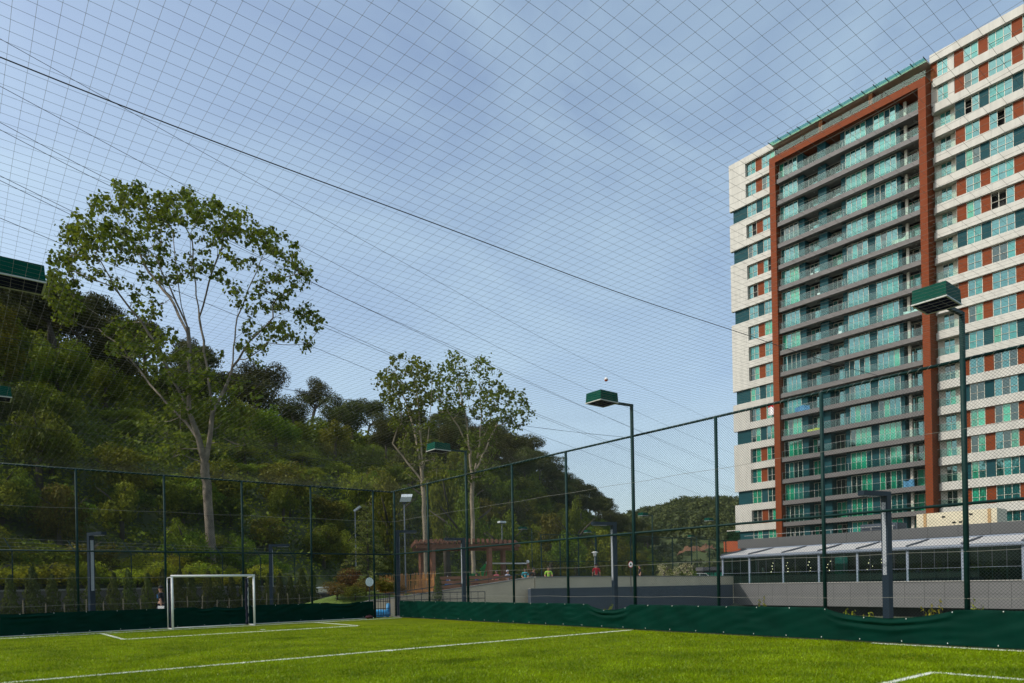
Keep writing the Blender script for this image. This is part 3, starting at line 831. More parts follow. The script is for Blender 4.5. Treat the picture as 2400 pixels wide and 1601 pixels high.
lo = balcony_thing('laundry', 55.7, 13, 1.3, 1.5, (.74, .72, .72), 'white and red laundry hung out of a window beside the rust frame', 'laundry', dx=1.08, seed=6, dz=.55)
lo.data.materials.append(mat('red_cloth', (.55, .02, .02), .8, .1))
for p in lo.data.polygons:
    if p.center.z > 1.15: p.material_index = 1
M_wchair = mat('white_plastic', (.72, .72, .70), .4, .05)
def balcony_chair(y, k, label, x=94.6):
    z = T(k + 1) + .80; r = empty('chair', (x, y, z - .02), label, 'chair', 'white chairs on the balconies')
    MB().box(-.22, .22, -.22, .22, .42, .46).obj('seat', M_wchair, r, world=False)
    MB().box(.19, .23, -.22, .22, .46, .90).obj('backrest', M_wchair, r, world=False)
    for sx in (-.19, .19):
        for sy in (-.19, .19): MB().box(sx - .02, sx + .02, sy - .02, sy + .02, 0, .42).obj('leg', M_wchair, r, world=False)
for y, k in ((50.1, 2), (49.3, 2), (50.3, 5), (50.4, 7), (49.6, 7), (49.4, 8), (46.9, 4), (46.5, 10)):
    balcony_chair(y, k, 'small white chair on a balcony of the tower')

# ================================================================== podium, terrace parapet, glass pavilion
M_panel = mat('podium_grey_panel', (0.135, 0.135, 0.133), 0.55, 0.06, 0.5)
M_panel2 = mat('terrace_parapet_panel', (0.095, 0.097, 0.098), 0.6, 0.06, 0.5)
M_slate = mat('slate_blue_panel', (0.050, 0.066, 0.090), 0.55, 0.10, 0.5)
M_alu = mat('pavilion_aluminium', (0.22, 0.26, 0.32), 0.5, 0.06, 2)
M_awn = mat('awning_fabric', (0.42, 0.41, 0.39), 0.7, 0.05, 2)
PAV_G = clear_glass('pavilion_glass', (0.62, 0.72, 0.68), 0.07)
PAV_B = clear_glass('pavilion_balustrade', (0.42, 0.68, 0.66), 0.10)
podium = empty('podium_building', (75, 24, -1.9), 'low grey-panelled podium building in front of the apartment tower', 'building')
YE = 4.0
MB().box(60.35, 112, YE, 40.5, -1.05, 1.02).obj('base_wall', M_dark, podium)
MB().box(61.2, 112, YE, 40.2, -1.9, -1.06).obj('recess_wall', M_dark, podium)
y = 40.66
while y > YE + .1:
    w = min(1.46, y - YE)
    part('wall_panel', M_panel, 60.0, 60.34, y - w + .008, y - .008, .02, .98, par=podium)
    part('wall_panel', M_panel, 60.0, 60.34, y - w + .008, y - .008, -1.06, .005, par=podium)
    y -= 1.46
part('coping', mat('coping_stone', (.33, .32, .29), .8, .1, 2), 59.94, 60.4, YE, 40.7, .985, 1.05, par=podium)
part('rear_wall', M_dark, 66.4, 112, YE, 43.6, 1.0, 4.6, par=podium)
part('terrace_deck', M_panel2, 66.3, 95.0, YE, 43.7, 4.62, 5.1, par=podium)
y = 43.9
while y > YE + .1:
    w = min(2.35, y - YE)
    part('parapet_panel', M_panel2, 66.0, 66.28, y - w + .008, y - .008, 4.72, 5.66, par=podium); y -= 2.35
part('parapet_panel', M_panel2, 66.29, 80, 43.62, 43.9, 4.72, 5.66, par=podium)
MB().tube([(66.5, 28, 6.05), (66.5, 43.4, 6.05)], .025, 6).obj('handrail', M_steel, podium)
for y in np.arange(28.2, 43.4, 1.9): part('baluster', M_steel, 66.48, 66.52, y - .02, y + .02, 5.1, 6.05, par=podium)
# side annex in orange with a glass-railed terrace
annex = empty('annex', (75, 45.5, -1), 'small orange block with a glass-railed terrace at the podium corner', 'building')
part('wall', mat('orange_render', (.36, .075, .02), .7, .08, 1), 73, 88, 48.2, 50.5, 4.75, 6.0, par=annex)
part('base', M_dark, 74, 88, 48.4, 50.2, -1, 4.74, par=annex)
part('balustrade_glass', PAV_B, 73.05, 73.07, 48.2, 50.0, 6.02, 7.2, par=annex)
part('handrail', M_cream, 73.0, 73.1, 48.2, 50.05, 7.21, 7.30, par=annex)

pav = empty('glass_pavilion', (62.5, 25, 1.05), 'glass restaurant pavilion with white awning roof standing on the grey podium', 'pavilion')
PY = [41.69, 38.69, 35.18, 31.75, 28.37, 24.37, 20.43, 16.56, 12.6, 8.6]
for y in PY:
    part('post', M_alu, 60.02, 60.16, y - .09, y + .09, 1.06, 3.54, par=pav)
    MB().beam((59.92, y, 3.84), (64.3, y, 4.50), .13, .16).obj('rafter', mat('rafter_grey', (.075, .085, .105), .5, .1), pav)
part('gutter', M_alu, 59.85, 60.14, PY[-1] - .1, PY[0] + .1, 3.55, 3.75, par=pav)
part('gutter_lip', M_alu, 59.80, 59.845, PY[-1] - .1, PY[0] + .1, 3.62, 3.79, par=pav)
part('wall_plate', M_alu, 64.2, 64.4, PY[-1] - .1, PY[0] + .1, 4.38, 4.60, par=pav)
for a, b in zip(PY[:-1], PY[1:]):
    y0, y1 = b + .09, a - .09; n = 6; vs = []; fs = []
    for i in range(n + 1):                       # slack fabric, rounded at the eave
        u = i / n; x = 59.9 + 4.3 * u; zz = 3.80 + .655 * u - .05 * math.sin(math.pi * u)
        if i == 0: x, zz = 59.86, 3.77
        vs += [(x, y0, zz), (x, y1, zz), (x, y0, zz + .03), (x, y1, zz + .03)]
        if i: q = 4 * i; fs += [(q - 4, q - 3, q + 1, q), (q - 2, q + 2, q + 3, q - 1)]
    MB().add(vs, fs).obj('awning', M_awn, pav)
    n = max(3, round((a - b) / 1.0)); w = (y1 - y0) / n
    for i in range(n):
        part('pane', PAV_G, 60.08, 60.092, y0 + i * w + .02, y0 + (i + 1) * w - .02, 1.08, 3.52, par=pav)
        if i: part('mullion', MATS['rafter_grey'], 60.07, 60.10, y0 + i * w - .010, y0 + i * w + .010, 1.07, 3.53, par=pav)
    part('balustrade_glass', PAV_B, 59.95, 59.965, y0, y1, 1.06, 2.02, par=pav)
    part('sill', M_alu, 59.945, 59.97, y0, y1, 2.025, 2.045, par=pav)
for i in range(4):
    part('pane', PAV_G, 60.3 + i * 1.4, 61.64 + i * 1.4, 41.66, 41.672, 1.07, 3.6, par=pav)
    part('mullion', M_alu, 61.65 + i * 1.4, 61.69 + i * 1.4, 41.64, 41.69, 1.06, 3.8, par=pav)
part('floor', M_panel, 60.2, 66.3, YE, 41.6, 1.024, 1.048, par=pav)
part('back_curtain', mat('teal_curtain', (.02, .16, .15), .8, .2, 1.5, stretch=(1, 3, .2)), 66.2, 66.28, 32.2, 33.4, 1.06, 3.4, par=pav)
# pendant lamps and tables inside
M_bulb = emit_mat('warm_bulb', (1.0, 0.78, 0.5), 3.5)
for y, x in ((37.9, 62.6), (36.4, 62.8), (34.3, 63.0), (32.4, 63.2), (28.9, 63.4), (27.6, 63.4)):
    p = empty('pendant_lamp', (x, y, 4.1), 'cluster of small lit globe bulbs hanging inside the glass pavilion', 'lamp', 'pendant lamps inside the pavilion')
    for k in range(4):
        dx, dy, dz = wr.uniform(-.2, .2), wr.uniform(-.2, .2), -1.15 - .28 * k
        MB().tube([(dx, dy, 0), (dx, dy, dz + .05)], .006, 4).obj('cord', M_bar, p, world=False)
        MB().ball((dx, dy, dz), .036, 8, 6).obj('globe', M_bulb, p, world=False, smooth=True)
for y in (36.9, 35.9, 33.6, 30.3):
    tb = empty('table', (61.6, y, 1.05), 'small pale-topped cafe table inside the glass pavilion', 'table', 'tables in the pavilion')
    MB().box(-.35, .35, -.35, .35, .72, .75).obj('table_top', M_cream, tb, world=False)
    MB().tube([(0, 0, 0), (0, 0, .72)], .03, 6).obj('leg', M_bar, tb, world=False)
    MB().box(-.22, .22, -.22, .22, 0, .02).obj('foot', M_bar, tb, world=False)
# site containers on the terrace
cont = empty('container', (69, 23, 5.1), 'cream metal cabin with small vents standing on the podium terrace', 'container')
part('body', mat('cream_sheet', (.62, .56, .40), .6, .07, 1.5), 67.6, 70, 20.4, 26.6, 5.12, 6.95, par=cont)
for y in (20.95, 25.9): part('corner_post', mat('ochre_trim', (.42, .27, .12), .6, .1), 67.56, 67.598, y - .12, y + .12, 5.12, 6.95, par=cont)
for y, z in ((23.6, 6.0), (23.1, 6.0), (24.4, 6.55), (22.3, 6.6)): part('vent', M_dark, 67.57, 67.599, y - .13, y + .13, z - .07, z + .07, par=cont)
cont = empty('plant_box', (67.5, 30, 5.1), 'dark slate plant housing standing on the podium terrace', 'housing')
part('body', M_slate, 67.0, 69, 28.0, 31.3, 5.12, 6.35, par=cont)
for i in range(6): part('louvre', M_slate, 66.94, 66.998, 28.15, 31.15, 5.25 + i * .17, 5.33 + i * .17, par=cont)

# ================================================================== hillside
WA, WB = Vector((-14.0, 32.05)), Vector((19.0, 45.2))       # boundary wall line
def wall_R(th):
    d = FW.to_2d() * math.cos(th) + RT.to_2d() * math.sin(th); e = WB - WA
    den = d.x * e.y - d.y * e.x
    return (WA.x * e.y - WA.y * e.x) / den
KT = np.array([-88, -55, -45, -36, -26, -16, -8, -3.5, 1.7, 7, 10.5, 15])
KF = np.array([42, 40, 40, 41, 46, 52, 72, 82, 98, 120, 140, 160])
KR = np.array([96, 99, 104, 113, 128, 145, 161, 170, 190, 217, 235, 250])
KH = np.array([31, 32, 32, 31.5, 29, 27.5, 28.5, 31, 29, 18, 11, 3.0])
def hill_z(x, y):
    lat = x * RT.x + y * RT.y; dep = x * FW.x + y * FW.y
    th = math.degrees(math.atan2(lat, dep)); R = math.hypot(x, y)
    rf, rr, hh = np.interp(th, KT, KF), np.interp(th, KT, KR), np.interp(th, KT, KH)
    b = float(np.interp(th, [-14, -6], [1.5, 0.7])); s = (R - rf) / (rr - rf)
    if s < 0: return b
    if s < 1: h = hh * (math.sin(s * math.pi / 2) ** 1.12)
    else: h = hh * (1 - 0.5 * (s - 1) ** 2)
    h += 0.5 * math.sin(x * .21 + 1) * math.sin(y * .17) * min(1, s * 6)
    return b + h
def pol(th, R):
    t = math.radians(th); return FW.x*R*math.cos(t) + RT.x*R*math.sin(t), FW.y*R*math.cos(t) + RT.y*R*math.sin(t)
vs = []; fs = []; ths = np.arange(-88, 15.1, 1.25); ns = 44
for i, th in enumerate(ths):
    rf, rr = np.interp(th, KT, KF), np.interp(th, KT, KR)
    r0 = wall_R(math.radians(th)) + 0.25 if th < -15 else rf - 6
    r1 = rf + (rr - rf) * 1.75
    for j in range(ns + 1):
        R = r0 + (r1 - r0) * (j / ns); x, y = pol(th, R); vs.append((x, y, hill_z(x, y)))
        if i and j: a = i * (ns + 1) + j; fs.append((a - ns - 2, a - 1, a, a - ns - 1))
M_hill = mat('hillside_undergrowth', (0.020, 0.030, 0.008), 0.95, col2=(0.060, 0.085, 0.016), scale=0.22, bump=0.8, bscale=2.5, detail=8)
tag(MB().add(vs, fs).obj('hill', M_hill, smooth=True), kind='structure')

# far wooded hill across the valley
def far_z(x, y):
    lat = x * RT.x + y * RT.y; dep = x * FW.x + y * FW.y
    th = math.degrees(math.atan2(lat, dep)); R = math.hypot(x, y)
    rr = 400 + 25 * math.sin(th * .35); hh = np.interp(th, [-6, 4, 8, 11, 14, 18, 24, 32, 44], [24, 32, 34, 37, 39, 40, 42, 36, 20])
    s = (R - 128) / (rr - 128)
    if s < 0: return 0.4
    if s < 1: h = hh * (0.35 * s + 0.65 * s * s * (3 - 2 * s)) + 1.6 * math.sin(x * .05) * math.sin(y * .043) * s
    else: h = hh * (1 - .6 * (s - 1) ** 2)
    return 0.4 + h
vs = []; fs = []; ths = np.arange(-8, 44.1, 1.5); ns = 40
for i, th in enumerate(ths):
    for j in range(ns + 1):
        R = 124 + (640 - 124) * (j / ns) ** 1.2; x, y = pol(th, R); vs.append((x, y, far_z(x, y) - 0.2))
        if i and j: a = i * (ns + 1) + j; fs.append((a - ns - 2, a - 1, a, a - ns - 1))
tag(MB().add(vs, fs).obj('far_hill', mat('far_hill_ground', (0.03, 0.042, 0.012), .95, col2=(.075, .10, .02), scale=.08, detail=7), smooth=True), kind='structure')

# ------------------------------------------------------------------ foliage builders
def leaves_np(P, D, size, g, aspect=0.5):
    n = len(P); D = D / (np.linalg.norm(D, axis=1)[:, None] + 1e-9)
    u = np.cross(D, g.normal(size=(n, 3))); u /= np.linalg.norm(u, axis=1)[:, None] + 1e-9
    v = np.cross(D, u); s = size[:, None]
    V = np.stack([P - u * s * .5, P + v * s * aspect * .5 + D * s * .06, P + u * s * .5, P - v * s * aspect * .5 + D * s * .06], 1)
    return V.reshape(-1, 3), np.arange(n * 4).reshape(n, 4)
def crown_np(seed, n, nl, leaf, squash=0.85, rl=(.38, .58), spread=.55, aspect=.55, up=0.15, flat=False):
    g = np.random.default_rng(seed)
    c = g.normal(size=(nl, 3)); c /= np.linalg.norm(c, axis=1)[:, None]; c *= spread * g.random(nl)[:, None] ** .45
    c[:, 2] *= squash; c[0] *= .2
    if flat: c[:, 2] = np.abs(c[:, 2]) * .55 - (c[:, 0] ** 2 + c[:, 1] ** 2) * .25
    r = g.uniform(*rl, nl)
    k = g.choice(nl, n * 3, p=r ** 2 / (r ** 2).sum())
    d = g.normal(size=(n * 3, 3)); d[:, 2] += up; d /= np.linalg.norm(d, axis=1)[:, None]
    rad = r[k] * (1.08 - .62 * g.random(n * 3) ** 1.5)
    sc = np.array([1, 1, (.62 if flat else squash)])
    P = c[k] + d * rad[:, None] * sc
    dist = np.min(np.linalg.norm((P[:, None] - c[None]) / sc, axis=2) / r[None], axis=1)
    keep = np.where(dist > .40)[0][:n]
    P, d = P[keep], d[keep]
    D = d * .9 + g.normal(size=d.shape) * .55
    return leaves_np(P, D, leaf * g.uniform(.6, 1.35, len(P)), g, aspect)
L_GREEN = leaf_mat('shrub_leaf', (0.055, 0.094, 0.006), (0.130, 0.170, 0.010), .22, .35)
L_OLIVE = leaf_mat('olive_leaf', (0.078, 0.088, 0.006), (0.140, 0.132, 0.010), .18, .35)
L_BRIGHT = leaf_mat('spring_leaf', (0.130, 0.175, 0.012), (0.200, 0.235, 0.018), .28, .3)
L_PINE = leaf_mat('pine_needle', (0.032, 0.041, 0.009), (0.064, 0.070, 0.014), .14, .3, .5)
L_POPLAR = leaf_mat('poplar_leaf', (0.056, 0.098, 0.007), (0.092, 0.132, 0.011), .38, .1, .5)
L_THUJA = leaf_mat('thuja_leaf', (0.040, 0.056, 0.008), (0.075, 0.088, 0.012), .15, .3)
L_FAR = leaf_mat('far_forest_leaf', (0.045, 0.056, 0.018), (0.080, 0.088, 0.026), .15, .3, .05)
L_YELLOW = leaf_mat('yellow_shrub_leaf', (0.24, 0.25, 0.010), (0.15, 0.19, 0.012), .35, .2)
L_RUSSET = leaf_mat('russet_leaf', (0.14, 0.07, 0.012), (0.085, 0.075, 0.012), .3, .2)
L_CREAM = leaf_mat('cream_blossom', (0.55, 0.50, 0.32), (0.30, 0.28, 0.12), .2, .1, 2.0)
M_bark = mat('grey_bark', (0.070, 0.058, 0.045), 0.95, 0.35, 6, 0.6, 14, stretch=(1, 1, .3))
M_pbark = mat('pale_poplar_bark', (0.27, 0.225, 0.165), 0.9, col2=(0.075, 0.062, 0.05), scale=2.6, bump=0.6, bscale=9, stretch=(1, 1, .55), detail=7)
M_cbark = mat('cream_bark', (0.42, 0.35, 0.24), 0.9, col2=(0.17, 0.14, 0.10), scale=2.2, bump=0.5, bscale=9, stretch=(1, 1, .5), detail=7)
CR = {}
def crowns(key, m, cnt, **kw):
    CR[key] = []
    for i in range(cnt):
        V, F = crown_np(sum(map(ord, key)) + i, **kw); CR[key].append(np_mesh('crown', V, F, m))
crowns('green', L_GREEN, 5, n=4400, nl=26, leaf=.085, rl=(.17, .36), spread=.74, aspect=.5, up=.1)
crowns('olive', L_OLIVE, 4, n=4200, nl=24, leaf=.085, rl=(.17, .36), spread=.74, up=.1)
crowns('bright', L_BRIGHT, 4, n=4200, nl=24, leaf=.085, rl=(.17, .36), spread=.74, up=.1)
crowns('scrub', L_BRIGHT, 2, n=3600, nl=24, leaf=.075, squash=.5, rl=(.14, .32), spread=.8)
crowns('pine', L_PINE, 4, n=8500, nl=24, leaf=.058, rl=(.20, .36), spread=.72, aspect=.48, up=.35, flat=True)
crowns('darkpine', L_PINE, 3, n=9500, nl=24, leaf=.056, rl=(.22, .38), spread=.66, aspect=.50, up=.3, squash=.8)
crowns('yellow', L_YELLOW, 2, n=1800, nl=8, leaf=.09, squash=.6)
crowns('russet', L_RUSSET, 2, n=2200, nl=9, leaf=.095, squash=.8)
crowns('cream', L_CREAM, 2, n=620, nl=14, leaf=.085, rl=(.2, .4), spread=.7)
def bent_trunk(h, r, seed, limbs=4):
    q = random.Random(seed); m = MB()
    pts = [Vector((0, 0, -.06 * h)), Vector((q.uniform(-.03, .03) * h, q.uniform(-.03, .03) * h, .4 * h)), Vector((q.uniform(-.06, .06) * h, q.uniform(-.06, .06) * h, h * .72))]
    m.tube(pts, [r, r * .8, r * .6], 7)
    for k in range(limbs):
        a = k * 2 * math.pi / limbs + q.uniform(-.5, .5)
        m.tube([pts[2] * q.uniform(.85, 1.0), pts[2] + Vector((math.cos(a) * .18 * h, math.sin(a) * .18 * h, .10 * h)), pts[2] + Vector((math.cos(a) * .36 * h, math.sin(a) * .36 * h, .24 * h))], [r * .45, r * .35, r * .12], 5)
    return m
TRUNKS = [bent_trunk(1.0, .035, s).mesh('trunk', M_bark, smooth=True) for s in (1, 2, 3)]
STEM = bent_trunk(1.0, .05, 9, 3).mesh('stem', M_bark, smooth=True)
vr = random.Random(99)
def plant(name, key, loc, w, h, label, cat, group, trunk_frac=0.0, dep=None):
    """crown w wide and h high overall; trunk_frac of the height is bare trunk"""
    r = empty(name, loc, label, cat, group)
    ch = h * (1 - trunk_frac)
    zc = h - ch * (0.48 if trunk_frac else .50)
    me = vr.choice(CR[key]); a = vr.uniform(0, 6.28)
    inst('crown', me, r, (0, 0, zc), (0, 0, a), (w * .5, (dep or w) * .5, ch * (.95 if key == 'pine' else .56)))
    if trunk_frac > 0:
        s = h * .92; inst('trunk', vr.choice(TRUNKS), r, (0, 0, 0), (0, 0, a), (s * .9, s * .9, s * .82))
    else:
        inst('stem', STEM, r, (0, 0, 0), (0, 0, a), (h * .8, h * .8, h * .8))
    return r

# ------------------------------------------------------------------ plants of the hillside, set out along the slope
G_PINE, G_SHR, G_BUSH, G_SCR = 'pines of the wooded hillside', 'shrubs on the hillside', 'bushes at the foot of the hill', 'low scrub on the hillside clearing'
def on_hill(th, s):
    rf, rr = np.interp(th, KT, KF), np.interp(th, KT, KR); x, y = pol(th, rf + (rr - rf) * s); return Vector((x, y, hill_z(x, y)))
def where(px):
    return ('below the edge floodlight' if px < 130 else 'left of the poplar trunk' if px < 430 else 'behind the poplar trunk' if px < 600
            else 'right of the poplar trunk' if px < 820 else 'behind the fence corner' if px < 1000 else 'behind the twin trees' if px < 1160 else 'beyond the playground')
def px_th(px): return math.degrees(math.atan((px - PPX) / FPX))
rows = [(.02, 3.0), (.06, 3.4), (.11, 3.8), (.165, 4.2), (.225, 4.4), (.29, 4.8), (.36, 5.2), (.43, 5.6), (.51, 6.2), (.59, 6.6), (.68, 7.0), (.77, 7.4), (.86, 7.8), (.95, 8.4), (1.03, 9.5)]
for s, sp in rows:
    th = -43.0 + vr.uniform(0, 2)
    while th < 11.5:
        rf, rr = np.interp(th, KT, KF), np.interp(th, KT, KR); R = rf + (rr - rf) * s
        ss = s + vr.uniform(-.035, .035); t2 = th + vr.uniform(-.3, .3) * math.degrees(sp / R); p = on_hill(t2, max(0.01, ss))
        u = vr.random(); px = PPX + FPX * math.tan(math.radians(t2))
        clear = 200 < px < 800 and .17 < s < .42
        if s < .14:
            key = 'green' if u < .55 else 'olive' if u < .78 else 'bright'
            w = vr.uniform(3.0, 4.6); h = vr.uniform(2.4, 4.2)
            lab = {'green': 'rounded green bush at the hill foot ' + where(px), 'olive': 'olive-brown bush at the hill foot ' + where(px), 'bright': 'fresh light green bush at the hill foot ' + where(px)}[key]
            plant('bush', key, p, w, h, lab, 'bush', G_BUSH + ' ' + key + ' ' + where(px))
        elif clear:
            plant('scrub', 'scrub' if u < .6 else 'bright', p, vr.uniform(4, 6.2), vr.uniform(1.4, 2.8), 'low light green scrub on the open middle slope ' + where(px), 'scrub', G_SCR + ' ' + where(px))
        elif s < .48:
            key = 'green' if u < .48 else 'olive' if u < .78 else 'bright' if u < .9 else 'darkpine'
            w = vr.uniform(4.6, 7.0); h = vr.uniform(3.4, 6.0)
            if key == 'darkpine': plant('pine_tree', key, p, w * 1.1, h * 1.4, 'dark rounded pine among the hill shrubs ' + where(px), 'pine', G_PINE + ' rounded ' + where(px), .12)
            else:
                lab = {'green': 'large dark green shrub on the hill slope ' + where(px), 'olive': 'large olive-brown shrub on the hill slope ' + where(px), 'bright': 'large light green shrub on the hill slope ' + where(px)}[key]
                plant('shrub', key, p, w, h, lab, 'shrub', G_SHR + ' ' + key + ' ' + where(px))
        elif s < .95:
            if u < .22 or (150 < px < 1000 and s > .74): plant('shrub', 'olive' if u < .11 else 'green', p, vr.uniform(4.5, 6.5), vr.uniform(2.6, 4.2), 'shrub between the pines high on the hill ' + where(px), 'shrub', 'shrubs between the pines ' + where(px))
            else: plant('pine_tree', 'darkpine' if u < .7 else 'pine', p, vr.uniform(7.5, 10.5), vr.uniform(7.0, 9.0), 'dark pine among others on the upper hill ' + where(px), 'pine', G_PINE + ' ' + where(px), .10 if u < .7 else .3)
        else:
            if 150 < px < 1000: pass
            else: plant('pine_tree', 'pine' if u < .5 else 'darkpine', p, vr.uniform(8, 11), vr.uniform(7, 8.6), 'dark pine in the row along the hill crest ' + where(px), 'pine', 'pines along the crest ' + where(px), .25)
        th += math.degrees(sp / R) * vr.uniform(.85, 1.1)
# pines that stand clear on the skyline: px, crown-top row, crown width px, distance, crown share
for px, top, wpx, d, fr, key, lab in (
        (20, 640, 210, 92, .30, 'darkpine', 'huge dark pine on the ridge behind the floodlight box'),
        (92, 715, 200, 84, .25, 'darkpine', 'broad dark pine below the ridge beside the tall poplar'),
        (232, 682, 130, 104, .52, 'pine', 'stone pine with a flat crown seen through the left limbs of the tall poplar'),
        (335, 742, 125, 108, .50, 'pine', 'stone pine with a thin trunk seen behind the middle limbs of the tall poplar'),
        (455, 792, 120, 114, .48, 'pine', 'stone pine seen behind the trunk fork of the tall poplar'),
        (606, 826, 150, 124, .36, 'darkpine', 'large round-headed pine on the ridge right of the tall poplar'),
        (733, 872, 104, 134, .38, 'darkpine', 'egg-shaped pine standing alone against the sky on the ridge'),
        (862, 934, 118, 146, .52, 'pine', 'umbrella pine with forked trunk against the sky on the ridge'),
        (965, 962, 110, 156, .48, 'pine', 'umbrella pine on the ridge behind the left twin tree'),
        (1060, 952, 130, 165, .45, 'pine', 'umbrella pine on the ridge behind the twin trees'),
        (1150, 985, 140, 172, .30, 'darkpine', 'dark pine on the crest just right of the twin trees'),
        (1230, 1010, 120, 180, .30, 'darkpine', 'dark pine on the crest where the ridge starts to fall'),
        (1290, 1060, 110, 190, .25, 'darkpine', 'dark pine on the falling end of the ridge'),
        (1350, 1112, 100, 200, .25, 'darkpine', 'dark pine low on the falling end of the ridge'),
        (1402, 1146, 80, 206, .2, 'darkpine', 'last dark pine at the foot of the ridge by the far hill')):
    q = at(px, top, d); zg = hill_z(q.x, q.y); w = wpx * d / FPX; h = max(q.z - zg, 5.0)
    if fr > .4 and h < 8: zg = q.z - 9.0; h = 9.0
    plant('pine_tree', key, (q.x, q.y, zg), w, h, lab, 'pine', None, fr)
# leafy growth just behind the pergola and round the twin trees
for px, top, wpx, d, key, lab in (
        (1045, 1045, 120, 76, 'bright', 'tall light green leafy tree between the two twin trunks'),
        (1090, 1120, 110, 72, 'green', 'green leafy tree behind the pergola roof'),
        (905, 1105, 120, 70, 'olive', 'olive-green tree left of the twin trees behind the corner post'),
        (840, 1085, 110, 78, 'bright', 'yellow-green round tree on the slope above the fence corner'),
        (1180, 1190, 100, 82, 'green', 'dark leafy tree right of the pergola'),
        (1290, 1195, 90, 96, 'olive', 'olive-green tree on the lower slope behind the swing'),
        (1345, 1160, 70, 110, 'green', 'dense green tree behind the far sports court'),
        (1230, 1250, 110, 78, 'bright', 'light green tree behind the swing frame'),
        (1330, 1240, 120, 92, 'green', 'green tree behind the far court fence'),
        (1400, 1225, 120, 110, 'bright', 'light green tree beside the dark lamp column'),
        (1440, 1250, 110, 118, 'olive', 'olive tree behind the far court fence corner')):
    q = at(px, top, d); zg = min(hill_z(q.x, q.y), q.z - 3); plant('broadleaf_tree', key, (q.x, q.y, zg), wpx * d / FPX, q.z - zg, lab, 'tree', None, .1)

# brambles and ivy carpeting the slope between the bushes
g = np.random.default_rng(77); n = 130000
tt = g.uniform(-44, 13, n); ss = g.random(n) ** .8 * 1.08
PP = np.zeros((n, 3))
for k in range(n):
    rf, rr = np.interp(tt[k], KT, KF), np.interp(tt[k], KT, KR); x, y = pol(tt[k], rf + (rr - rf) * ss[k] - .5); PP[k] = (x, y, hill_z(x, y))
PP[:, 2] += g.random(n) ** 1.5 * 1.5 * (1 + np.sin(PP[:, 0] * .45) * np.sin(PP[:, 1] * .38))
V, F = leaves_np(PP, g.normal(size=(n, 3)) * .6 + np.array([0, 0, .8]), g.uniform(.5, 1.3, n) * np.clip(np.hypot(PP[:, 0], PP[:, 1]) / 170, .18, .75), g, .6)
tag(inst('undergrowth', np_mesh('undergrowth', V, F, leaf_mat('undergrowth_leaf', (.050, .078, .007), (.140, .170, .012), .25, .1, .16))), 'tangled low undergrowth covering the hillside between shrubs and pines', 'undergrowth', kind='stuff')

# forest on the far hill: one far-off mass
g = np.random.default_rng(5); VV, FF = [], []; off = 0
base = [crown_np(900 + i, 150, 7, .30, .8, (.4, .6)) for i in range(5)]
for R in np.arange(150, 450, 9.0):
    th = 3.5 + g.uniform(0, 1)
    while th < 27:
        x, y = pol(th, R + g.uniform(-4, 4)); w = g.uniform(4.2, 7.5) * (0.6 if R < 220 else 1)
        z = far_z(x, y); V, F = base[g.integers(5)]; a = g.uniform(0, 6.28)
        if not (R < 230 and g.random() < .35):
            c, s_ = math.cos(a), math.sin(a)
            Vr = np.stack([(V[:, 0]*c - V[:, 1]*s_) * w * .62 + x, (V[:, 0]*s_ + V[:, 1]*c) * w * .62 + y, V[:, 2] * w * .55 + z + w * .30], -1)
            VV.append(Vr); FF.append(F + off); off += len(V)
        th += math.degrees(w * .78 / R)
tag(inst('far_forest', np_mesh('far_forest', np.concatenate(VV), np.concatenate(FF), L_FAR)), 'wooded far hillside beyond the sports courts, one mass of tree crowns', 'forest', kind='stuff')

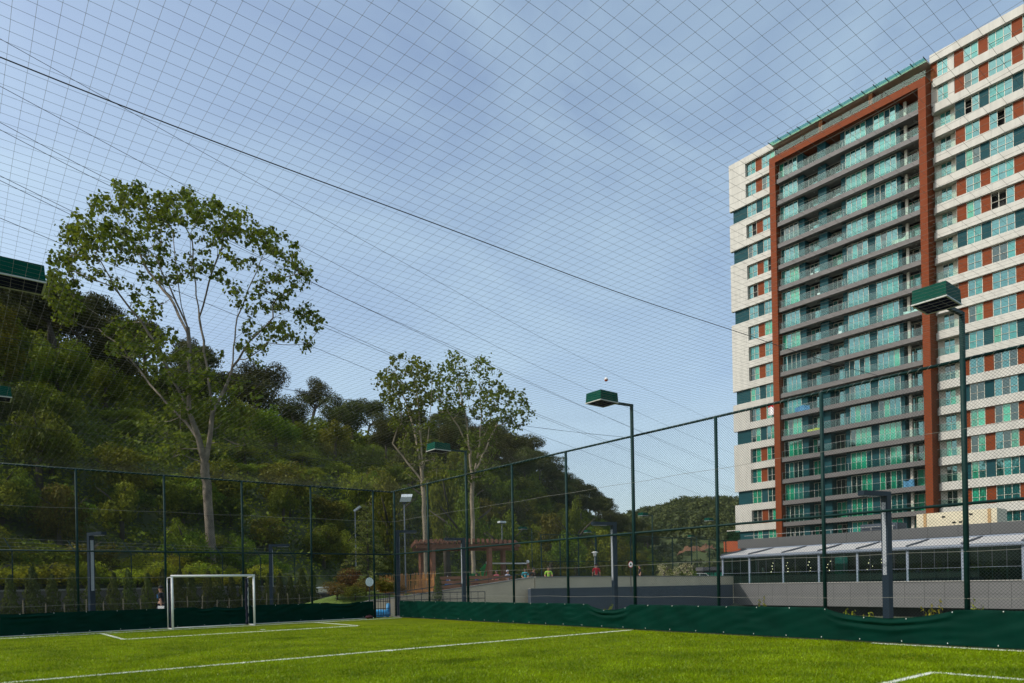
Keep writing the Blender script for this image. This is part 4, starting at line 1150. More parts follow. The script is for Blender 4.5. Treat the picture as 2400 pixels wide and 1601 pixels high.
# ------------------------------------------------------------------ the tall broadleaf trees
def in_poly(px, py, poly):
    c = False; n = len(poly); j = n - 1
    for i in range(n):
        xi, yi = poly[i]; xj, yj = poly[j]
        if (yi > py) != (yj > py) and px < (xj - xi) * (py - yi) / (yj - yi) + xi: c = not c
        j = i
    return c
def tall_tree(name, label, d0, limbs, polys, R0, thick, leaf, nleaf, crad, seed, zbase, tip=.014, bark=None):
    q = random.Random(seed); g = np.random.default_rng(seed)
    nodes = []; par = []
    def add(p, pi): nodes.append(Vector(p)); par.append(pi); return len(nodes) - 1
    ids = {}
    for key, start, pts in limbs:
        P = [at(px, py, d0 + dd) for px, py, dd in pts]
        if start is None:
            P = [Vector((P[0].x, P[0].y, zbase))] + P; prev = add(P[0], -1)
        else:
            k = min(range(len(nodes)), key=lambda i: (nodes[i] - P[0]).length); prev = k
        last = nodes[prev]
        for p in P if start is not None else P[1:]:
            L = (p - last).length; n = max(1, int(L / .7))
            for i in range(1, n + 1):
                w = Vector((q.uniform(-.06, .06), q.uniform(-.06, .06), q.uniform(-.04, .04))) if i < n else Vector((0, 0, 0))
                prev = add(last.lerp(p, i / n) + w, prev)
            last = p
    nlimb = len(nodes); targets = []
    for poly, cnt in polys:
        xs_ = [p[0] for p in poly]; ys_ = [p[1] for p in poly]; cx, cy = sum(xs_) / len(xs_), sum(ys_) / len(ys_)
        hw = (max(xs_) - min(xs_)) / 2; k = 0
        while k < cnt:
            px, py = q.uniform(min(xs_), max(xs_)), q.uniform(min(ys_), max(ys_))
            if not in_poly(px, py, poly): continue
            rel = min(1, abs(px - cx) / hw); t = thick * math.sqrt(max(.08, 1 - rel * rel))
            targets.append(at(px, py, d0 + q.uniform(-t, t))); k += 1
    NP = np.array([list(v) for v in nodes])
    order = sorted(range(len(targets)), key=lambda i: float(np.min(np.linalg.norm(NP - np.array(targets[i]), axis=1))))
    tips = []
    cur = NP; arr = [NP]
    pts_np = np.zeros((len(nodes) + len(targets) * 14, 3)); pts_np[:len(nodes)] = NP; cnt = len(nodes)
    for i in order:
        t = targets[i]; tv = np.array(t); dv = pts_np[:cnt] - tv; dist = np.linalg.norm(dv, axis=1)
        cost = dist + np.maximum(0, dv[:, 2] + .15 * dist) * 1.6            # branches rise towards their leaves
        k = int(np.argmin(cost)); a = nodes[k]; L = (t - a).length
        if k < 3: a = nodes[k]
        n = max(1, min(12, int(L / .75))); prev = k
        for j in range(1, n + 1):
            u = j / n; p = a.lerp(t, u); p.z -= .10 * L * math.sin(math.pi * u) * .6
            if j < n: p += Vector((q.uniform(-.07, .07), q.uniform(-.07, .07), q.uniform(-.05, .05)))
            prev = add(p, prev); pts_np[cnt] = p; cnt += 1
        tips.append(prev)
    cn = [0] * len(nodes)
    for t in tips: cn[t] += 1
    for i in range(len(nodes) - 1, 0, -1):
        if par[i] >= 0: cn[par[i]] += max(cn[i], 0)
    pw = math.log(R0 / tip) / math.log(max(cn[0], 2))
    rad = [tip * max(c, 1) ** pw for c in cn]
    for i in range(nlimb): rad[i] = max(rad[i], tip * 2.2)
    wood = MB()
    for i in range(1, len(nodes)):
        p = par[i]; r1 = min(rad[p], rad[i] * 1.35) if p > 2 else rad[p]
        wood.tube([nodes[p], nodes[i]], [r1, rad[i]], 8 if rad[i] > .1 else 5 if rad[i] > .03 else 3, cap=False)
    b = nodes[0].copy()
    root = empty(name, b, label, 'tree')
    wood.obj('trunk', bark or M_pbark, root, smooth=True)
    # leaves in small bunches round the twig ends
    C0 = np.array([list(nodes[t]) for t in tips]); m = len(C0)
    cc = np.repeat(C0, nleaf, axis=0); sz = np.repeat(g.uniform(.7, 1.3, m), nleaf)[:, None]
    o = g.normal(size=(m * nleaf, 3)) * crad * .55 * sz; o[:, 2] *= .85
    D = o / (np.linalg.norm(o, axis=1)[:, None] + 1e-6) + g.normal(size=o.shape) * .7 + np.array([0, 0, .35])
    V, F = leaves_np(cc + o, D, leaf * g.uniform(.7, 1.25, len(o)), g, .85)
    inst('crown', np_mesh('crown', V - np.array(b), F, L_POPLAR), root)
    return root
tall_tree('poplar_tree', 'very tall pale-barked tree with spreading crown behind the goal', 46.0,
    [('t', None, [(497, 1338, 0), (492, 1250, 0), (486, 1160, 0), (480, 1085, 0)]),
     ('r', 1, [(490, 1040, .2), (497, 974, .3), (489, 900, .4), (484, 851, .8), (467, 744, 1.5), (455, 640, 1.6), (450, 560, 1.5)]),
     ('l', 1, [(480, 1085, 0), (464, 1020, -.3), (444, 966, -.8), (446, 874, -1.5), (440, 767, -1.6), (425, 718, -2), (413, 622, -2.5), (405, 540, -3)]),
     ('rr', 1, [(500, 965, .3), (525, 915, .8), (541, 878, 1.2), (547, 817, 1.8), (556, 744, 2.4), (590, 660, 3), (620, 590, 3.4)]),
     ('rb', 1, [(545, 860, 1.2), (585, 800, 0), (640, 745, -1), (700, 720, -2), (735, 700, -2.2)]),
     ('lo', 1, [(470, 1040, -.2), (440, 995, .4), (390, 945, 1.2), (340, 885, 2.2), (290, 820, 2.6), (230, 770, 3)]),
     ('ll', 1, [(452, 985, -.6), (418, 913, -1.2), (390, 860, -1.4), (367, 806, -1.8), (333, 755, -2), (280, 690, -2.4), (237, 614, -2.8)]),
     ('lm', 1, [(440, 780, -1.6), (400, 700, .5), (350, 640, 1.5), (310, 560, 2), (290, 500, 2)]),
     ('m2', 1, [(467, 744, 1.5), (490, 660, 0), (520, 580, -.6), (530, 520, -.8)]),
     ('m3', 1, [(440, 767, -1.6), (380, 640, -2.6), (350, 560, -3)])],
    [([(110, 690), (106, 645), (135, 560), (160, 520), (215, 500), (225, 455), (265, 425), (330, 432), (345, 458), (440, 443), (470, 468), (520, 480), (600, 505), (620, 540), (680, 555), (692, 590), (730, 640), (745, 690), (745, 740), (777, 770), (730, 792), (735, 848), (690, 800), (640, 795), (600, 825), (565, 760), (545, 690), (505, 740), (470, 690), (430, 640), (400, 690), (375, 740), (340, 735), (300, 690), (255, 670), (232, 640), (200, 690), (180, 775), (130, 745)], 300),
     ([(225, 470), (265, 425), (330, 432), (345, 458), (440, 443), (520, 480), (600, 505), (690, 570), (735, 660), (700, 640), (600, 570), (480, 540), (400, 530), (300, 540), (215, 610), (140, 620), (130, 580), (160, 520)], 165),
     ([(240, 760), (330, 720), (400, 760), (415, 830), (400, 910), (330, 840), (260, 835)], 70),
     ([(325, 985), (365, 975), (440, 1030), (440, 1100), (335, 1065)], 40),
     ([(520, 960), (600, 965), (590, 1045), (520, 1060)], 34), ([(400, 880), (520, 870), (500, 985), (420, 960)], 34), ([(345, 850), (470, 800), (480, 960), (400, 980)], 34), ([(500, 800), (620, 790), (600, 930), (520, 960)], 18),
     ([(110, 640), (180, 610), (190, 700), (150, 770), (105, 730)], 22)],
    .285, 5.5, .26, 20, .37, 41, 2.2, .0055)
tall_tree('poplar_tree', 'slim pale-trunked tree with sparse crown, left of the twin trees', 62.0,
    [('t', None, [(997, 1330, 0), (996, 1250, 0), (994, 1180, 0), (990, 1120, 0)]),
     ('a', 1, [(986, 1090, 0), (975, 1030, .4), (955, 950, .8), (930, 890, 1), (905, 860, 1.2)]),
     ('b', 1, [(990, 1100, 0), (985, 1020, -.4), (978, 930, -.6), (975, 860, -.8)]),
     ('c', 1, [(992, 1100, 0), (1003, 1030, .4), (1010, 950, .7), (1012, 880, .8)]),
     ('e', 1, [(990, 1130, 0), (955, 1085, 0), (920, 1040, 0)])],
    [([(880, 893), (890, 865), (925, 868), (918, 830), (940, 825), (965, 850), (985, 825), (1005, 850), (1010, 900), (1000, 960), (960, 1000), (925, 1000), (905, 950), (890, 930)], 150),
     ([(930, 1000), (1020, 990), (1030, 1150), (950, 1120)], 55)],
    .19, 4.0, .29, 15, .42, 43, 1.1, .008, M_cbark)
tall_tree('poplar_tree', 'pale-trunked tree with full round crown, right of the twin trees', 68.0,
    [('t', None, [(1110, 1320, 0), (1108, 1240, 0), (1106, 1180, 0), (1108, 1120, 0)]),
     ('a', 1, [(1106, 1110, 0), (1100, 1050, .3), (1092, 980, .6), (1075, 900, .9), (1065, 850, 1)]),
     ('b', 1, [(1112, 1110, 0), (1122, 1060, -.3), (1128, 990, -.6), (1125, 900, -.8), (1120, 860, -1)]),
     ('c', 1, [(1114, 1105, 0), (1140, 1050, .6), (1170, 980, 1), (1200, 930, 1.4), (1215, 920, 1.5)]),
     ('e', 1, [(1105, 1060, 0), (1075, 1000, -.6), (1040, 950, -1), (1020, 920, -1)])],
    [([(1010, 885), (1030, 850), (1055, 822), (1080, 835), (1130, 838), (1165, 860), (1180, 890), (1215, 915), (1240, 945), (1252, 970), (1235, 985), (1215, 1012), (1185, 1000), (1150, 1010), (1120, 980), (1080, 960), (1040, 975), (1005, 950)], 230),
     ([(1080, 1010), (1160, 1010), (1170, 1130), (1070, 1130)], 70)],
    .20, 4.5, .29, 15, .42, 47, 0.9, .008, M_cbark)

# ================================================================== boundary wall, hedge, boundary fence (behind the far fence)
M_conc = mat('boundary_concrete', (0.16, 0.15, 0.13), 0.9, 0.2, 0.8, 0.3, 12)
M_cap = mat('wall_coping', (0.26, 0.25, 0.22), 0.9, 0.15, 2)
bw = empty('boundary_wall', (WA.x, WA.y, -.12), 'low grey concrete wall with coping behind the row of young conifers', 'wall')
n = 12
for i in range(n):
    a, b = WA.lerp(WB, i / n), WA.lerp(WB, (i + 1) / n); dd = (b - a).normalized(); a2, b2 = a + dd * .006, b - dd * .006
    MB().beam((a2.x, a2.y, .72), (b2.x, b2.y, .72), .22, 1.66).obj('wall_section', M_conc, bw)
    MB().beam((a2.x, a2.y, 1.60), (b2.x, b2.y, 1.60), .34, .09).obj('coping', M_cap, bw)
bf = empty('boundary_fence', (WA.x, WA.y, 1.5), 'thin dark security fence with outward-leaning tops on the boundary wall', 'fence')
wdir = (WB - WA).normalized(); wn_ = Vector((-wdir.y, wdir.x))
tops = []
L = (WB - WA).length
for s in np.arange(.8, L, 2.75):
    p = WA + wdir * s; v = Vector((p.x, p.y, 1.64))
    MB().tube([v, v + Vector((0, 0, 1.75)), v + Vector((wn_.x * .42 - .12, wn_.y * .42, 2.35))], .028, 6).obj('post', M_post, bf)
    tops.append(v)
for k, h in enumerate((.5, 1.1, 1.7)):
    MB().tube([tops[0] + Vector((0, 0, h)), tops[-1] + Vector((0, 0, h))], .006, 4).obj('strand', M_wire, bf)
for h in (1.95, 2.15, 2.33):
    f = (h - 1.75) / .6; o = Vector((wn_.x * .42 * f - .12 * f, wn_.y * .42 * f, h))
    MB().tube([tops[0] + o, tops[-1] + o], .006, 4).obj('barbed_strand', M_galv, bf)
coil = []; La = (tops[-1] - tops[0]).length
for i in range(int(La * 14)):
    s = i / 14; a = s * 2 * math.pi / .62
    c = tops[0] + (tops[-1] - tops[0]) * (s / La) + Vector((wn_.x * .2, wn_.y * .2, 2.25))
    coil.append(c + Vector((wdir.x * .0 + wn_.x * .24 * math.cos(a), wn_.y * .24 * math.cos(a), .24 * math.sin(a))))
MB().tube(coil, .004, 3).obj('razor_coil', M_wire, bf)

def thuja_np(seed, n=2600):
    g = np.random.default_rng(seed); z = g.random(n) ** 1.25; a = g.random(n) * 6.283
    r = (0.28 * (1 - z) ** .75 + .03) * (.55 + .5 * g.random(n) ** .4) * (1 + .22 * np.sin(a * 3 + z * 13 + seed) + .16 * np.sin(z * 31 + a))
    P = np.stack([np.cos(a) * r, np.sin(a) * r, z], -1); D = np.stack([np.cos(a), np.sin(a), .5 + 0 * a], -1) + g.normal(size=(n, 3)) * .5
    return leaves_np(P, D, .055 * g.uniform(.6, 1.4, n), g, .4)
TH = []
for s in range(4):
    V, F = thuja_np(70 + s); TH.append(np_mesh('foliage', V, F, L_THUJA))
TSTEM = MB().tube([(0, 0, -.03), (0.01, 0, .8)], [.018, .006], 6).mesh('stem', M_bark)
M_stake = mat('weathered_stake', (0.30, 0.24, 0.15), .9, .25, 6, stretch=(1, 1, .2))
STK = MB().tube([(0, 0, -.05), (0, 0, 1)], .028, 6).mesh('wooden_stake', M_stake)
s = 9.5
while s < L - 1.0:
    p = WA + wdir * s - wn_ * .95; h = vr.uniform(2.15, 2.75)
    r = empty('conifer', (p.x, p.y, -.1), 'young dark conifer in the staked hedge row along the boundary wall', 'conifer', 'hedge row of young conifers')
    inst('foliage', vr.choice(TH), r, (0, 0, .12), (vr.uniform(-.04, .04), vr.uniform(-.04, .04), vr.uniform(0, 6)), (h * .62, h * .62, h))
    inst('stem', TSTEM, r, (0, 0, 0), (0, 0, 0), (h, h, h))
    q = p - wn_ * .42 + wdir * .3
    tag(inst('wooden_stake', STK, None, (q.x, q.y, -.1), (vr.uniform(-.05, .05), vr.uniform(-.05, .05), 0), (1, 1, vr.uniform(.95, 1.35))), 'thin wooden stake in front of the young conifer hedge', 'stake', 'stakes of the conifer hedge')
    s += vr.uniform(.78, .98)
# flowering weeds on the bank above the wall
for k in range(60):
    sx = vr.uniform(9, L - 3); p = WA + wdir * sx + wn_ * vr.uniform(.7, 5.0); z = hill_z(p.x, p.y)
    plant('flowering_bush', 'yellow', (p.x, p.y, z - .1), vr.uniform(1.8, 3.2), vr.uniform(1.2, 2.3), 'yellow-flowering weeds on the bank above the boundary wall', 'bush', 'yellow weeds on the bank')

# grassy mound and shrubs by the gate
mc = atz(850, 42.5); vs = []; fs = []; n = 26
def mound_z(x, y): return -.16 + 1.35 * math.exp(-(((x - mc.x) * RT.x + (y - mc.y) * RT.y) / 4.2) ** 2 - (((x - mc.x) * FW.x + (y - mc.y) * FW.y) / 3.4) ** 2)
for i in range(n + 1):
    for j in range(n + 1):
        u, v = (i / n - .5) * 17, (j / n - .5) * 12; x = mc.x + RT.x * u + FW.x * v; y = mc.y + RT.y * u + FW.y * v
        vs.append((x, y, mound_z(x, y)));
        if i and j: a = i * (n + 1) + j; fs.append((a - n - 2, a - 1, a, a - n - 1))
tag(MB().add(vs, fs).obj('lawn', mat('lawn_grass', (.085, .135, .012), .9, .3, 5, .6, 60), smooth=True), kind='structure')
for px, d, w, h, key, lab in ((790, 40.5, 2.2, 1.3, 'russet', 'orange-tinged shrub on the small lawn left of the gate'), (832, 40.2, 1.7, 1.0, 'olive', 'low olive shrub on the small lawn beside the gate'),
        (858, 41, 2.0, 1.2, 'russet', 'russet shrub on the small lawn just left of the gate post'), (812, 43.5, 2.6, 1.9, 'russet', 'dark red-leaved shrub behind the small lawn'),
        (903, 42, 2.0, .95, 'olive', 'olive shrub seen over the barred gate'), (932, 43, 1.8, .8, 'russet', 'russet shrub in front of the picket fence'),
        (848, 38.2, 1.0, .55, 'bright', 'small clipped light green bush by the gate'), (820, 38.4, .8, .5, 'bright', 'tiny light green bush at the lawn edge'),
        (952, 40.5, 1.3, .75, 'bright', 'rounded light green bush under the picket fence'), (970, 40.6, 1.2, .7, 'bright', 'rounded light green bush beside the ramp rail')):
    p = atz(px, d); plant('shrub', key, (p.x, p.y, mound_z(p.x, p.y) - .05), w, h, lab, 'shrub', None)
# cedar on the lawn: tiers of drooping boughs
def cedar(px, d, h, label):
    p = atz(px, d); z0 = mound_z(p.x, p.y); r = empty('cedar_tree', (p.x, p.y, z0 - .05), label, 'tree')
    MB().tube([(0, 0, 0), (.05, 0, h * .5), (0, .03, h)], [.11, .06, .012], 7).obj('trunk', M_bark, r, world=False)
    q = random.Random(5); g = np.random.default_rng(8); P, D = [], []; bm_ = MB()
    for k in range(70):
        zz = h * (.08 + .90 * (k / 70)); L_ = (h - zz) * .36 + .18; a = k * 2.4 + q.uniform(-.4, .4); dr = q.uniform(.10, .30)
        tipp = Vector((math.cos(a) * L_, math.sin(a) * L_, zz + L_ * .12 - L_ * dr))
        bm_.tube([(0, 0, zz), tipp * .5 + Vector((0, 0, zz * .5 + .1 * L_)), tipp], [.022, .015, .004], 4)
        for j in range(int(26 + 40 * L_)):
            t = q.random() ** .7; b = Vector((0, 0, zz)).lerp(tipp, t) + Vector((0, 0, .4 * L_ * t * (1 - t)))
            P.append((b.x + q.gauss(0, .09), b.y + q.gauss(0, .09), b.z - abs(q.gauss(0, .10)))); D.append((math.cos(a) * .3 + q.gauss(0, .5), math.sin(a) * .3 + q.gauss(0, .5), .7))
    bm_.obj('boughs', M_bark, r, world=False)
    V, F = leaves_np(np.array(P), np.array(D), .17 * g.uniform(.6, 1.3, len(P)), g, .35)
    inst('crown', np_mesh('crown', V, F, leaf_mat('cedar_needle', (.150, .185, .045), (.200, .225, .050), .35, .1)), r)
cedar(862, 44.5, 6.1, 'feathery young cedar with drooping tiers beside the gate')

# ================================================================== ramp wall, retaining walls, terrace with the playground
TZ = 0.75
M_bwall = mat('beige_retaining_render', (0.56, 0.47, 0.33), 0.9, 0.08, 0.7, 0.15, 25)
RW = [(780, 37, .35), (860, 37, .68), (937, 37.5, .86), (1087, 38.5, 1.29), (1250, 40, 1.80), (1480, 50.5, 1.79), (1716, 69, 1.74)]
RP = [atz(px, d, z) for px, d, z in RW]
rw = empty('retaining_wall', (RP[3].x, RP[3].y, -.12), 'long beige retaining wall rising with the ramp below the playground', 'wall')
for a, b in zip(RP[:-1], RP[1:]):
    dv = Vector((b.x - a.x, b.y - a.y, 0)).normalized(); nn = Vector((-dv.y, dv.x, 0)) * .14; e = dv * .004
    a0, b0 = Vector((a.x, a.y, -1.9)) + e, Vector((b.x, b.y, -1.9)) - e; a1, b1 = Vector((a.x, a.y, a.z)) + e, Vector((b.x, b.y, b.z)) - e
    MB().hexa([a0 - nn, b0 - nn, b0 + nn, a0 + nn], [a1 - nn, b1 - nn, b1 + nn, a1 + nn]).obj('wall_section', M_bwall, rw)
    up = Vector((0, 0, .002)); nn2 = nn * 1.25; hh = Vector((0, 0, .06))
    MB().hexa([a1 - nn2 + up, b1 - nn2 + up, b1 + nn2 + up, a1 + nn2 + up], [a1 - nn2 + up + hh, b1 - nn2 + up + hh, b1 + nn2 + up + hh, a1 + nn2 + up + hh]).obj('coping', M_cap, rw)
# slate-blue facing on its lower part
S0, S1 = atz(1240, 39.2), atz(1715, 68.3)
sl = empty('clad_wall', (S0.x, S0.y, -1.9), 'slate-blue panelled lower wall in front of the beige retaining wall', 'wall')
dv = (S1 - S0); n = 14
for i in range(n):
    a, b = S0 + dv * (i / n), S0 + dv * ((i + 1) / n); e = dv.normalized() * .008; a, b = a + e, b - e
    z1a, z1b = 1.16 - .24 * i / n, 1.16 - .24 * (i + 1) / n; nn = Vector((-dv.y, dv.x, 0)).normalized() * .10
    MB().hexa([Vector((a.x, a.y, -1.9)) - nn, Vector((b.x, b.y, -1.9)) - nn, Vector((b.x, b.y, -1.9)) + nn, Vector((a.x, a.y, -1.9)) + nn],
              [Vector((a.x, a.y, z1a)) - nn, Vector((b.x, b.y, z1b)) - nn, Vector((b.x, b.y, z1b)) + nn, Vector((a.x, a.y, z1a)) + nn]).obj('wall_panel', M_slate, sl)
MB().hexa([Vector((S0.x, S0.y, 1.165)) + Vector((0, -.14, 0)), Vector((S1.x, S1.y, .925)) + Vector((0, -.14, 0)), Vector((S1.x, S1.y, .925)) + Vector((0, .14, 0)), Vector((S0.x, S0.y, 1.165)) + Vector((0, .14, 0))],
          [Vector((S0.x, S0.y, 1.20)) + Vector((0, -.14, 0)), Vector((S1.x, S1.y, .96)) + Vector((0, -.14, 0)), Vector((S1.x, S1.y, .96)) + Vector((0, .14, 0)), Vector((S0.x, S0.y, 1.20)) + Vector((0, .14, 0))]).obj('coping', M_cap, sl)
# playground terrace surface
tp = [RP[3], RP[4], RP[5], RP[6]]
far = [Vector((72, 47, 0)), Vector((100, 62, 0)), Vector((130, 100, 0)), Vector((95, 112, 0)), Vector((60, 92, 0)), Vector((36, 78, 0)), Vector((24, 62, 0)), atz(900, 46)]
poly = [(p.x, p.y, TZ) for p in tp + far]
tag(MB().add(poly, [tuple(range(len(poly)))]).obj('terrace', mat('terrace_paving', (.20, .185, .16), .9, .2, .8)), kind='structure')
# handrail of the ramp and the dark railing in front of it
M_rail = mat('dark_grey_railing', (0.035, 0.037, 0.042), .45, .15, 4)
hr = empty('ramp_handrail', (RP[2].x, RP[2].y, .9), 'thin dark handrail following the ramp parapet', 'handrail')
pts = [p + Vector((0, 0, .30 if i < 4 else .22)) for i, p in enumerate(RP[1:5])]
MB().tube(pts, .028, 6).obj('rail', M_rail, hr)
for k in range(len(pts) - 1):
    for t in (0.05, .35, .65, .95):
        p = pts[k].lerp(pts[k + 1], t); MB().tube([p - Vector((0, 0, .25)), p], .014, 5).obj('bracket', M_rail, hr)
dr = empty('railing', atz(1030, 35.8, -.1), 'dark barred railing outside the pitch below the ramp', 'railing')
A, B = atz(936, 35.4), atz(1136, 36.6)
for z in (.42, .76, 1.10): MB().tube([(A.x, A.y, z), (B.x, B.y, z)], .02, 6).obj('rail', M_rail, dr)
for t in np.linspace(0, 1, 13): p = A.lerp(B, t); MB().tube([(p.x, p.y, -.1), (p.x, p.y, 1.1)], .020 if int(round(t * 12)) % 3 == 0 else .013, 6).obj('bar', M_rail, dr)
# column cypress on the near side of the ramp
p = atz(1026, 37.4); r = empty('cypress', (p.x, p.y, -.1), 'slim dark column cypress in front of the ramp wall', 'conifer')
inst('foliage', TH[0], r, (0, 0, 0), (0, 0, 0), (1.1, 1.1, 2.45)); inst('stem', TSTEM, r, (0, 0, 0), (0, 0, 0), (2, 2, 2))

# picket fence
M_wood = mat('orange_picket_wood', (0.52, 0.245, 0.075), .8, .3, 3, stretch=(1, 1, .15))
A, B = atz(890, 46.5), atz(1020, 44.0)
pf = empty('picket_fence', (A.x, A.y, .2), 'orange-brown wooden picket fence of close upright poles by the ramp', 'fence')
NPK = 52; sh = [MB().tube([(0, 0, 0), (rr.uniform(-.02, .02), 0, h)], .027, 6).mesh('picket', M_wood) for rr, h in ((random.Random(1), 1.5), (random.Random(2), 1.42), (random.Random(3), 1.57))]
for i in range(NPK):
    p = A.lerp(B, i / (NPK - 1)); inst('picket', vr.choice(sh), pf, Vector((p.x, p.y, .62 + .05 * vr.random() + .12 * i / NPK)) - pf.location, (vr.uniform(-.04, .04), vr.uniform(-.04, .04), 0))
for z in (1.05, 1.75): MB().beam((A.x, A.y + .06, z), (B.x, B.y + .06, z + .1), .05, .08).obj('rail', M_wood, pf)
mb = MB().tube([(A.x + 2.4, A.y - .5, .5), (A.x + 2.7, A.y - .1, 1.5)], .04, 6).obj('prop', M_wood, pf)
# plank screen round the seating
M_plank = mat('brown_plank', (0.165, 0.072, 0.036), .6, .25, 2, stretch=(1, 1, 6))
A, B = atz(1021, 43.6), atz(1208, 44.2)
ps = empty('plank_screen', (A.x, A.y, TZ), 'low brown screen of horizontal planks round the playground seating', 'screen')
for seg in range(3):
    a, b = A.lerp(B, seg / 3 + .006), A.lerp(B, (seg + 1) / 3 - .006)
    for z in (1.12, 1.38, 1.64, 1.90): MB().beam((a.x, a.y, z), (b.x, b.y, z), .04, .20).obj('plank', M_plank, ps)
for t in np.linspace(0, 1, 4): p = A.lerp(B, t); MB().beam((p.x, p.y + .08, TZ), (p.x, p.y + .08, 2.02), .09, .09).obj('post', M_plank, ps)
# pergola
M_perg = mat('pergola_wood', (0.25, 0.105, 0.058), .65, .2, 2, stretch=(1, 1, 5))
PB = [atz(1015, 47.0), atz(1148, 48.5), atz(1180, 52.5), atz(988, 51.5)]
pg = empty('pergola', ((PB[0].x + PB[1].x) / 2, (PB[0].y + PB[1].y) / 2, TZ), 'brown wooden pergola with slatted roof beside the playground', 'pergola')
PT = 3.95
for p in PB: MB().box(p.x - .14, p.x + .14, p.y - .14, p.y + .14, TZ, PT).obj('post', M_perg, pg)
fd = (PB[1] - PB[0]).normalized(); bd = (PB[2] - PB[3]).normalized()
FA, FB = PB[0] - fd * 1.1, PB[1] + fd * 1.9; BA, BB = PB[3] - bd * .6, PB[2] + bd * 1.2
MB().beam((FA.x, FA.y, PT + .14), (FB.x, FB.y, PT + .14), .12, .27).obj('beam', M_perg, pg)
MB().beam((BA.x, BA.y, PT + .14), (BB.x, BB.y, PT + .14), .12, .27).obj('beam', M_perg, pg)
NR = 22
for i in range(NR):
    t = i / (NR - 1); a, b = FA.lerp(FB, t), BA.lerp(BB, t); u = (b - a).normalized(); a, b = a - u * .55, b + u * .5
    z = PT + .40 + .10 * math.sin(math.pi * t)
    MB().beam((a.x, a.y, z), (b.x, b.y, z), .19, .26).obj('rafter', M_perg, pg)
# playhouse, swing, tent
M_green = mat('playhouse_green', (0.010, 0.30, 0.060), .45, .12, 2)
ph_ = empty('playhouse', atz(1125, 54, TZ), 'bright green plastic playhouse with pitched top behind the pergola post', 'playhouse')
def loc(o, x, y, z): return offs(o) + RT * x + FW * y + Vector((0, 0, z))
c0 = offs(ph_)
def rbox(par, name, m, x0, x1, y0, y1, z0, z1):
    q = [loc(par, x, y, z0) for x, y in ((x0, y0), (x1, y0), (x1, y1), (x0, y1))]; t = [v + Vector((0, 0, z1 - z0)) for v in q]
    return MB().hexa(q, t).obj(name, m, par)
rbox(ph_, 'panel', M_green, .1, .75, 0, .08, .3, 1.85); rbox(ph_, 'panel', M_green, .67, .75, .1, .9, .3, 1.85); rbox(ph_, 'panel', M_green, .1, .18, .1, .9, .3, 1.85)
MB().hexa([loc(ph_, .02, -.1, 1.86), loc(ph_, .83, -.1, 1.86), loc(ph_, .83, 1, 1.86), loc(ph_, .02, 1, 1.86)], [loc(ph_, .36, -.1, 2.25), loc(ph_, .49, -.1, 2.25), loc(ph_, .49, 1, 2.25), loc(ph_, .36, 1, 2.25)]).obj('roof', M_green, ph_)
for i in range(4): rbox(ph_, 'bar', M_wood if i == 3 else M_green, -.85 + i * .3, -.80 + i * .3, 0, .05, .4, 1.65)
rbox(ph_, 'panel', mat('playhouse_mesh_green', (.02, .20, .07), .6, .1), -.85, .02, .06, .09, .55, 1.55)
rbox(ph_, 'deck', M_wood, -.9, .8, -.05, .95, .2, .29)
sw = empty('swing_frame', atz(1195, 51, TZ), 'playground swing frame with white top bar and splayed orange legs', 'swing')
M_leg = mat('swing_leg_wood', (.34, .14, .06), .6, .2, 3); 
def sp(x, y, z): return loc(sw, x, y, z)
MB().tube([sp(-1.6, 0, 2.22), sp(1.32, 0, 2.16)], .05, 8).obj('top_bar', M_white, sw)
for x, s_ in ((1.32, 1), (-1.6, -1)):
    MB().tube([sp(x, 0, 2.25), sp(x - .08 * s_, -.75, 0)], .05, 6).obj('leg', M_leg, sw); MB().tube([sp(x, 0, 2.25), sp(x + .62 * s_, .6, 0)], .05, 6).obj('leg', M_leg, sw)
    MB().ball(sp(x, 0, 2.28), .13, 8, 6).obj('joint', M_white, sw)
for x in (-.9, -.4, .3, .8): MB().tube([sp(x, 0, 2.2), sp(x, .05, .5)], .012, 4).obj('chain', M_bar, sw)
for x in (-.65, .55): rbox(sw, 'seat', M_bar, x - .25, x + .25, -.1, .1, .46, .5)
tn = empty('toy_tent', atz(1053, 47.5, TZ), 'small blue toy tent with a white stripe behind the plank screen', 'tent')
b0 = [loc(tn, x, y, .55) for x, y in ((-.35, -.3), (.35, -.3), (.35, .3), (-.35, .3))]
MB().add(b0 + [loc(tn, -.1, 0, 1.3)], [(0, 1, 4), (1, 2, 4), (2, 3, 4), (3, 0, 4), (3, 2, 1, 0)]).obj('canopy', mat('tent_blue', (.02, .16, .45), .7, .1), tn)
MB().tube([loc(tn, -.12, -.05, 1.32), loc(tn, .33, -.32, .56)], .03, 5).obj('stripe', M_white, tn)
rbox(tn, 'base', M_plank, -.38, .38, -.33, .33, 0, .54)

